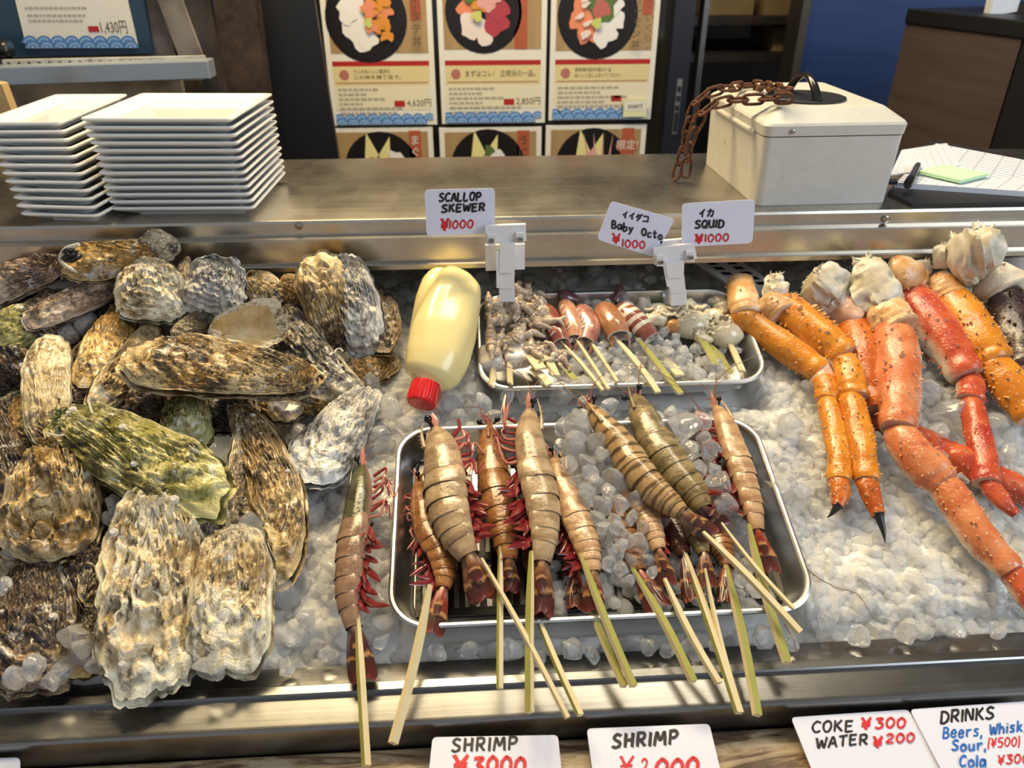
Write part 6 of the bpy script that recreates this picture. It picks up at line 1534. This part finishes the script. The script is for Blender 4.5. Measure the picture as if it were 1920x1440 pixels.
k8 = crab('red crab leg half sunk in the ice, crossing below the other legs', (1820, 870))
segment('middle_segment', k8, [(1640, 780, .010, 40), (1715, 825, .006, 58), (1790, 862, .006, 56)], KC['red'], 20, 10, seed=81, thorn_m='thorn_pale')
segment('lower_segment', k8, [(1778, 850, .012, 58), (1850, 892, .012, 54), (1940, 930, .012, 50)], KC['red'], -10, 12, seed=82)
k3 = crab('glossy red-orange crab leg behind the big salmon leg', (1610, 640))
meat('shoulder_meat', k3, [(1504, 496, .052, 50), (1530, 526, .048, 84), (1560, 560, .042, 84), (1592, 592, .036, 62)], 3)
meat('joint_meat', k3, [(1566, 568, .040, 50), (1590, 590, .038, 56), (1612, 604, .034, 50)], 33, 'joint', amp=.15)
segment('upper_segment', k3, [(1592, 586, .032, 52), (1606, 640, .028, 66), (1622, 700, .022, 66), (1640, 770, .016, 52)], KC['deep'], 0, 18, seed=31, thorn_m='thorn_pale')
k1 = crab('slim orange crab leg next to the small tray, ending in a short black claw', (1500, 690))
segment('shoulder', k1, [(1386, 524, .034, 50), (1392, 556, .034, 56), (1400, 592, .030, 50)], KC['mix'], 60, 3, seed=11, rnd=.12, cap_mat=M['meat'])
segment('knee', k1, [(1384, 585, .028, 40), (1398, 600, .028, 44), (1420, 606, .026, 40)], KC['orange'], 0, 4, seed=12)
segment('upper_segment', k1, [(1400, 596, .028, 44), (1445, 632, .026, 52), (1495, 668, .024, 52), (1540, 698, .024, 46)], KC['orange'], 40, 12, seed=13)
meat('joint_meat', k1, [(1518, 678, .022, 46), (1536, 698, .022, 47), (1546, 722, .021, 42)], 14, 'joint', amp=.10)
segment('middle_segment', k1, [(1543, 708, .024, 42), (1551, 735, .023, 42), (1550, 752, .022, 40)], KC['orange'], 0, 5, seed=15)
segment('lower_segment', k1, [(1550, 748, .023, 40), (1562, 800, .021, 42), (1572, 850, .019, 42), (1574, 902, .017, 44)], KC['orange'], 0, 30, seed=16)
claw(k1, [(1572, 898, .017, 40), (1576, 925, .016, 34), (1570, 950, .014, 22), (1551, 971, .008, 4)], 17)
k2 = crab('orange crab leg with pale thorns and a long black claw', (1590, 690))
meat('shoulder_meat', k2, [(1448, 514, .052, 30), (1452, 538, .050, 46), (1462, 562, .046, 56)], 2)
segment('shoulder', k2, [(1436, 560, .040, 44), (1452, 576, .040, 58), (1468, 592, .040, 56)], KC['mix'], 0, 4, seed=21, rnd=.12)
segment('upper_segment', k2, [(1460, 566, .042, 56), (1494, 594, .040, 64), (1540, 632, .038, 64), (1585, 668, .036, 56)], KC['orange'], 0, 34, seed=22, thorn_m='thorn_pale', tsize=1.2)
meat('joint_meat', k2, [(1552, 664, .032, 40), (1572, 678, .032, 40), (1584, 698, .031, 34)], 23, 'joint', amp=.12)
segment('middle_segment', k2, [(1578, 668, .036, 44), (1592, 700, .034, 50), (1600, 745, .030, 52)], KC['orange'], 0, 14, seed=24)
segment('lower_segment', k2, [(1592, 738, .031, 46), (1606, 790, .028, 48), (1618, 845, .025, 46), (1626, 902, .022, 46)], KC['orange'], 0, 32, seed=25)
claw(k2, [(1622, 896, .022, 40), (1634, 930, .021, 34), (1648, 968, .019, 24), (1660, 1018, .010, 4)], 26)
k4 = crab('large salmon crab leg running from white shoulder meat down to the steel rail', (1690, 700))
meat('shoulder_meat', k4, [(1614, 484, .064, 46), (1628, 516, .062, 84), (1646, 554, .058, 100), (1664, 584, .052, 86)], 4)
segment('shoulder', k4, [(1642, 566, .050, 62), (1662, 590, .050, 78), (1686, 618, .048, 76)], KC['mix'], 40, 6, seed=41, rnd=.14, thorn_m='thorn_pale')
segment('upper_segment', k4, [(1668, 606, .046, 70), (1682, 660, .044, 74), (1684, 730, .040, 72), (1684, 805, .036, 64)], KC['salmon'], 38, 26, seed=42, thorn_m='thorn_pale')
segment('middle_segment', k4, [(1680, 798, .034, 54), (1704, 840, .032, 66), (1742, 880, .030, 70), (1772, 908, .028, 58)], KC['salmon'], -35, 18, seed=43, thorn_m='thorn_pale')
segment('lower_segment', k4, [(1752, 888, .028, 54), (1790, 940, .026, 62), (1836, 1005, .024, 60), (1896, 1072, .022, 50)], KC['salmon'], -40, 22, seed=44)
segment('end_segment', k4, [(1880, 1052, .022, 44), (1912, 1095, .020, 44), (1950, 1150, .018, 40)], KC['red'], -40, 10, seed=45)
k5 = crab('bright red crab leg with a cream underside and a cut tip', (1780, 650))
segment('shoulder', k5, [(1664, 508, .050, 52), (1690, 512, .050, 66), (1716, 532, .046, 60)], KC['mix'], 20, 3, seed=51, rnd=.15, cap_mat=M['meat'])
meat('shoulder_meat', k5, [(1742, 496, .052, 26), (1724, 506, .052, 44), (1706, 520, .048, 40)], 52, amp=.4)
segment('upper_segment', k5, [(1696, 536, .044, 56), (1736, 590, .040, 72), (1778, 650, .036, 72), (1814, 706, .032, 58)], KC['red'], -60, 26, seed=53, thorn_m='thorn_pale')
segment('middle_segment', k5, [(1812, 690, .030, 36), (1820, 722, .029, 46), (1818, 752, .028, 48)], KC['red'], -50, 8, seed=54, thorn_m='thorn_pale')
segment('lower_segment', k5, [(1818, 746, .028, 44), (1830, 800, .025, 44), (1842, 850, .022, 44), (1850, 906, .020, 48)], KC['red'], 10, 22, seed=55, thorn_m='thorn_pale')
segment('end_segment', k5, [(1850, 898, .020, 36), (1874, 934, .018, 34), (1906, 966, .016, 20)], KC['red'], -20, 6, seed=56, thorn_m='thorn_pale', ends=(.8, .8), knob=0, cap_mat=M['meat'])
k6 = crab('orange crab leg with many small black thorns between the red and the black leg', (1840, 640))
segment('shoulder', k6, [(1750, 522, .050, 52), (1768, 540, .050, 64), (1784, 562, .048, 60)], KC['mix'], 0, 4, seed=61, rnd=.15)
segment('upper_segment', k6, [(1776, 548, .050, 58), (1806, 590, .048, 68), (1838, 640, .044, 70), (1868, 682, .040, 66)], KC['orange'], 0, 36, seed=62)
segment('lower_segment', k6, [(1852, 676, .040, 60), (1888, 716, .036, 66), (1940, 780, .030, 64)], KC['orange'], 0, 26, seed=63)
k7 = crab('purple-black crab leg on a big white shoulder joint at the back', (1880, 560))
meat('shoulder_meat', k7, [(1818, 436, .086, 70), (1822, 462, .082, 104), (1826, 494, .076, 100), (1838, 524, .066, 60)], 7, flat=.9)
meat('shoulder_rag', k7, [(1775, 452, .070, 24), (1766, 474, .068, 46), (1764, 500, .062, 44)], 71)
segment('shoulder', k7, [(1846, 512, .060, 60), (1868, 530, .060, 84), (1890, 552, .058, 78)], KC['mix'], 180, 3, seed=72, rnd=.14, cap_mat=M['meat'])
segment('upper_segment', k7, [(1880, 542, .056, 66), (1896, 586, .052, 80), (1910, 640, .046, 80), (1930, 700, .040, 70)], KC['black'], 0, 22, seed=73, thorn_m='thorn_pale')

LAB7, GR7 = 'clear melting ice lump among the crab legs', 'clear ice lumps among the crab legs'
for x, y, s_ in [(1760, 690, 60), (1735, 740, 56), (1780, 780, 70), (1750, 820, 60), (1720, 690, 40), (1762, 860, 46), (1860, 800, 60), (1890, 850, 54), (1800, 900, 40), (1735, 640, 40), (1640, 820, 40), (1510, 590, 36), (1520, 730, 44), (1480, 800, 54), (1460, 910, 60), (1500, 920, 44), (1640, 940, 36), (1905, 900, 40)]:
    chunk(x, y, .012, s_, LAB7, GR7)

# ------------------------------------------------------------------ the small tray: octopus, squid and scallop skewers on ice
pts = []
for i in range(1200):
    x, v = rs.uniform(SML[0] - SML[2] / 2 + .018, SML[0] + SML[2] / 2 - .018), rs.uniform(SML[1] - SML[3] / 2 + .014, SML[1] + SML[3] / 2 - .014)
    p = bedco(x, v, rs.uniform(-.004, .016)); px, py = proj(p)
    if px < 1030 and py > 580: continue
    if px > 1345 and rs.rand() < .8: continue
    pts.append(p)
chip_mesh('tray_ice', pts[:460], .005, .0085, M['ice_chip'], 'crushed ice chips filling the smaller tray', True)
def flesh(name, a, b_, sc=40, rough=.22, sss=.3):
    n = NT(name); f = n.noise(n.coord('Object', (sc, sc, sc), rand=5.0), 1.0, 4, .6); g = n.noise(n.coord('Object', (400, 400, 400)), 1.0, 2)
    n.set(Base_Color=n.mix(n.math('GREATER_THAN', g, .64), n.ramp(f, [(.35, a), (.65, b_)]), tuple(q * .6 for q in a)), Roughness=rough, Subsurface_Weight=sss, Subsurface_Scale=.004, Coat_Weight=.5); n.bump(f, .2, .001); return n.m
M['octo'] = flesh('grey_tan_octopus_flesh', (.32, .23, .14), (.66, .54, .41)); M['octo_pale'] = flesh('pale_octopus_flesh', (.56, .46, .38), (.76, .70, .62))
SQ = [flesh('red_brown_squid', (.22, .055, .035), (.38, .13, .085)), flesh('pink_squid', (.48, .20, .11), (.62, .33, .20)), flesh('pink_brown_squid', (.36, .13, .09), (.55, .27, .19)), flesh('orange_brown_squid', (.34, .13, .05), (.50, .24, .12)), flesh('purple_squid', (.10, .04, .045), (.20, .09, .09))]
M['squid_white'] = flesh('white_squid_flesh', (.70, .60, .48), (.84, .78, .68)); M['scal'] = flesh('cream_scallop_flesh', (.66, .56, .36), (.80, .74, .56)); M['scal_g'] = flesh('grey_scallop_frill', (.36, .31, .20), (.66, .58, .42)); M['roe'] = flesh('orange_scallop_roe', (.56, .22, .06), (.70, .38, .14))
def octopus(px, py, end, label, seed, size=1.0, st=None, pale=True):
    rn = random.Random(seed); size *= 1.15; c = bed(px, py, .020); k = pxsize(c) * size; root = thing('octopus_skewer', bed(px, py, 0), label, 'octopus skewer')
    if not pale:
        V = ICO3[0] * (1 + .25 * fbm(ICO3[0][:, 0] * 1.5 + seed, ICO3[0][:, 1] * 1.5, ICO3[0][:, 2] * 1.5, seed, 3)[:, None]); b = MB(); b.add(c + BV * 5 * k + V[:, :1] * 19 * k * BX + V[:, 1:2] * 18 * k * BV + V[:, 2:] * 15 * k * BN, ICO3[1].tolist()); build('mantle', b, M['octo'], root, angle=0)
    if pale:
        P = [c + BV * (10 * k) + BN * (2 * k), c + BN * 3 * k, c - BV * 14 * k, c - BV * 26 * k, c - BV * 33 * k]; C = spline(P, 24); n = 24; t = np.linspace(0, 1, 24); th = np.arange(n) / n * 2 * PI
        r = 19 * k * np.sqrt(np.maximum(.02, 1 - (2 * t - 1) ** 4)); b = MB(); closed_sweep(b, sweep(C, BN, r, r * .8, n, 1 + .12 * np.sin(th * 4 + seed)[None] + .1 * fbm(np.cos(th)[None], np.sin(th)[None], t[:, None] * 3, seed))); build('head', b, M['octo_pale'], root, angle=60)
    for a in range(11):
        al = a / 11 * 2 * PI + rn.uniform(-.3, .3); o = c + BV * rn.uniform(-4, 12) * k + BN * rn.uniform(2, 18) * k; P = [o]; cur = al
        for j in range(5):
            cur += rn.uniform(-.9, .9); P.append(P[-1] + (BX * math.cos(cur) + BV * math.sin(cur) * .8) * 9.5 * k + BN * rn.uniform(-5, 8) * k * (1 if j < 3 else -1))
        P = [q if np.dot(q - BO, BN) > .004 else q + BN * (.004 - np.dot(q - BO, BN)) for q in P]
        P = [np.array([max(q[0], SML[0] - SML[2] / 2 + .017), q[1], q[2]]) for q in P]
        C = spline(P, 34); b = MB(); b.tube(C, np.linspace(9.5 * k, 2.4 * k, 34) * (1 + .10 * np.sin(np.arange(34) * 2.1)), 9); build('arm', b, M['octo'], root, angle=60)
    if st:
        (x0, y0), (x1, y1), w, gr, h1 = st; stick(root, bed(x0, y0, .020), bed(x1, y1, h1), w * pxsize(c), .0028, gr)
    return root
octopus(965, 592, None, 'baby octopus skewer at the back of the small tray in front of the clip', 1, 1.0, ((990, 640), (1022, 690), 12, 'f', .018), False)
octopus(932, 600, None, 'baby octopus skewer in the back corner beside the yellow bottle', 2, 1.05, ((962, 640), (957, 720), 10, None, .028), False)
octopus(922, 662, None, 'baby octopus skewer with a smooth white head in the front corner of the small tray', 3, 1.1, ((925, 678), (921, 724), 13, 's', .026), True)
octopus(968, 655, None, 'baby octopus skewer in the middle of the pile with a wide pale paddle stick', 4, 1.1, ((978, 650), (1014, 692), 22, None, .032), True)
octopus(1008, 610, None, 'baby octopus skewer next to the red-brown squid with a short green paddle stick', 5, 1.05, ((1012, 640), (1016, 684), 17, 'f', .030), False)
octopus(1002, 672, None, 'baby octopus skewer low at the tray front on a pale stick reaching over the rim', 6, .9, ((996, 692), (1030, 722), 15, None, .030), False)
octopus(1050, 680, None, 'frilly tan octopus skewer beside the squid sticks with a short green stick', 7, .75, ((1052, 676), (1077, 712), 14, 'f', .022), False)
octopus(990, 565, None, 'pale spiky octopus skewer right behind the others at the tray wall', 8, .9, ((1004, 640), (1042, 705), 15, None, .030), False)
def squid(pix, label, m, seed, st, cuts=True, bands=False, legs=True):
    """a small squid body, its open end towards the stick"""
    K = np.array([list(bed(x, y, h)) + [w] for x, y, h, w in pix]); S_ = spline(K, 40); C = S_[:, :3]; r = S_[:, 3] / 2 * np.array([pxsize(c) for c in C]); n = 28; t = np.linspace(0, 1, 40)
    r = r * np.interp(t, [0, .03, .1, .2, 1], [.15, .48, .78, .95, 1]); root = thing('squid_skewer', C[20] - BN * .012, label, 'squid skewer')
    P = sweep(C, BN, r, r * .78, n); b = MB(); mats = [m, M['squid_white']]
    if bands:
        for i in range(39): b.grid(P[i:i + 2], cv=True, mat=1 if (i % 6) in (2, 3, 4) and 4 < i < 30 else 0)
    else: b.grid(P, cv=True)
    inner = sweep(C[26:], BN, r[26:] * .82, r[26:] * .60, n); b.grid(inner[:, ::-1], cv=True, mat=1); b.grid(np.array([P[-1], inner[-1]]), cv=True, mat=1)
    mn = build('mantle', b, mats, root, angle=60)
    T, U, S = frames(C, BN)
    if cuts:
        for k in range(5):
            i = 10 + k * 5; cb2 = MB(); Q = []
            for f in np.linspace(-.15, .55, 8): a = f + .55; Q.append(C[i + int(f * 5)] + (U[i] * math.cos(a) * .79 + S[i] * math.sin(a) * 1.01) * r[i])
            cb2.tube(Q, np.array([.3, 1, 1.4, 1.6, 1.6, 1.4, 1, .3]) * .0008, 6); build('cut', cb2, M['squid_white'], mn)
    if legs:
        rn = random.Random(seed)
        for k in range(2):
            o = C[-1] + S[-1] * r[-1] * (k - .5) * 1.2; cb2 = MB(); cb2.tube(spline([o, o + T[-1] * .008 + S[-1] * (k - .5) * .006 - BN * .002, o + T[-1] * .015 + S[-1] * (k - .5) * .003 - BN * .007], 10), np.linspace(.0032, .0014, 10), 8, flat=.5); build('flap', cb2, m, mn)
    (x0, y0), (x1, y1), w, gr, h1 = st; A, B = bed(x0, y0, pix[-1][2]), bed(x1, y1, h1)
    stick(root, A - (B - A) * .1, B, w * pxsize(B), .0030, gr)
squid([(1022, 572, .020, 34), (1030, 595, .022, 40), (1044, 622, .022, 40), (1052, 642, .020, 34)], 'red-brown squid skewer, darkest of the three scored squid beside the octopus', SQ[0], 1, ((1058, 648), (1130, 732), 7, None, .030))
squid([(1056, 562, .022, 30), (1066, 585, .023, 36), (1076, 612, .022, 36), (1078, 634, .020, 28)], 'light orange-pink scored squid skewer, slimmest in its row', SQ[1], 2, ((1080, 636), (1141, 730), 7, None, .030))
squid([(1088, 572, .022, 32), (1096, 592, .023, 40), (1106, 616, .022, 42), (1098, 640, .020, 34)], 'mottled pink-brown scored squid skewer with an open pale end', SQ[2], 3, ((1108, 642), (1157, 716), 7, None, .028))
squid([(1124, 572, .022, 40), (1138, 588, .024, 48), (1152, 610, .024, 52), (1160, 630, .022, 44)], 'plump orange-brown squid skewer without cuts on a wide pale stick', SQ[3], 4, ((1158, 640), (1234, 736), 12, None, .034), cuts=False)
squid([(1158, 570, .020, 28), (1178, 588, .022, 44), (1202, 612, .020, 46), (1222, 634, .016, 36)], 'brown and cream banded squid skewer on a green stick', SQ[0], 5, ((1200, 640), (1276, 738), 12, 'f', .034), cuts=False, bands=True, legs=False)
for i, (pix, lab) in enumerate([([(1158, 532, .030, 10), (1162, 548, .024, 20), (1152, 566, .018, 20)], 'dark purple squid tip curling up at the back of the small tray'), ([(1046, 548, .026, 22), (1060, 556, .022, 30), (1080, 562, .016, 24)], 'dark purple squid half under ice at the back wall of the small tray')]):
    K = np.array([list(bed(x, y, h)) + [w] for x, y, h, w in pix]); S_ = spline(K, 20); C = S_[:, :3]; r = S_[:, 3] / 2 * np.array([pxsize(c) for c in C]) * np.interp(np.linspace(0, 1, 20), [0, .1, .3, 1], [.3, .7, 1, 1]); b = MB(); closed_sweep(b, sweep(C, BN, r, r * .8, 18)); tag(build('squid', b, SQ[4]), lab, 'squid')
def scallop(px, py, label, seed, st, size=1.0, adductor=True, roe=False, lump=3):
    size *= 1.28; rn = random.Random(seed); c = bed(px, py, .016); k = pxsize(c) * size; root = thing('scallop_skewer', bed(px, py, 0), label, 'scallop skewer')
    def blob(o, rx, ry, rz, amp, sd, name, m, rot=0):
        V = ICO3[0]; V = V * (1 + amp * fbm(V[:, 0] * 1.8 + sd, V[:, 1] * 1.8, V[:, 2] * 1.8, sd, 3)[:, None]); ca, sa = math.cos(rot), math.sin(rot)
        Q = o + (V[:, :1] * rx * ca - V[:, 1:2] * ry * sa) * BX + (V[:, :1] * rx * sa + V[:, 1:2] * ry * ca) * BV + V[:, 2:] * rz * BN; b = MB(); b.add(Q, ICO3[1].tolist()); return build(name, b, m, root, angle=0)
    for j in range(lump): blob(c + BX * rn.uniform(-14, 14) * k + BV * (8 + j * 17) * k + BN * rn.uniform(-2, 6) * k, rn.uniform(15, 24) * k, rn.uniform(10, 16) * k, rn.uniform(9, 13) * k, .55, seed * 10 + j, 'frill', M['scal_g'] if j % 2 else M['scal'], rn.uniform(-.6, .6))
    if adductor: blob(c, 27 * k, 20 * k, 19 * k, .10, seed + 50, 'white_muscle', M['scal'], rn.uniform(-.2, .2))
    if roe: blob(c - BX * 26 * k + BV * 2 * k, 15 * k, 12 * k, 10 * k, .3, seed + 60, 'roe', M['roe'])
    for j in range(2):
        b = MB(); P = [c + BV * (14 + 14 * j) * k + BX * x * k + BN * (13 + 2.5 * math.sin(x * .35 + j)) * k + BV * 3.5 * math.sin(x * .5 + seed) * k for x in np.linspace(-24, 24, 14)]; b.tube(spline(P, 40), 3.2 * k, 8, flat=.6); build('frill', b, M['scal'], root)
    (x0, y0), (x1, y1), w, gr, h1 = st; stick(root, bed(x0, y0, .014), bed(x1, y1, h1), w * k, .0026, gr)
scallop(1240, 610, 'translucent scallop skewer under ice next to the banded squid', 1, ((1240, 655), (1275, 704), 16, None, .024), .85, False, False, 3)
scallop(1298, 612, 'scallop skewer with a round white muscle and orange roe in front of the clip', 2, ((1302, 622), (1342, 684), 11, 'f', .024), 1.0, True, True, 3)
scallop(1325, 640, 'scallop skewer lying low between its two neighbours on a pale paddle stick', 3, ((1330, 645), (1368, 700), 16, 'f', .014), .7, False, False, 2)
scallop(1362, 628, 'scallop skewer along the side wall of the small tray with a long grey frill', 4, ((1366, 638), (1392, 696), 10, None, .028), .95, True, False, 5)
LAB8, GR8 = 'round clear ice chip between the squid sticks in the small tray', 'clear ice chips in the small tray'
for i in range(46):
    x, y = rs.uniform(1120, 1345), rs.uniform(655, 700)
    if i > 30: x, y = rs.uniform(1090, 1290), rs.uniform(555, 585)
    chunk(x, y, .014 + rs.uniform(0, .006) + (.006 if y < 600 else 0), rs.uniform(20, 30), LAB8, GR8)

# long loose feelers trailing over the trays
def feeler(pix, label, r=.0006):
    b = MB(); b.tube(spline([bed(*p) for p in pix], 60), np.linspace(r, r * .5, 60), 5); tag(build('prawn_feeler', b, M['antenna']), label, 'feeler', None)
feeler([(1405, 900, .012), (1470, 985, .008), (1508, 1060, .010), (1560, 1098, .010), (1608, 1115, .010), (1638, 1160, .008)], 'long brown feeler curving over the ice beside the tray corner')
feeler([(1320, 775, .022), (1270, 720, .036), (1210, 690, .038), (1125, 680, .030)], 'thin reddish feeler looping across the squid sticks')
feeler([(1341, 760, .024), (1342, 720, .036), (1370, 690, .036), (1425, 665, .036), (1428, 675, .034)], 'thin reddish feeler looping over the small tray corner')
feeler([(1470, 1170, .014), (1488, 1200, .014), (1492, 1225, .012), (1486, 1238, .010)], 'short dark feeler beside the green stick end near the rail')
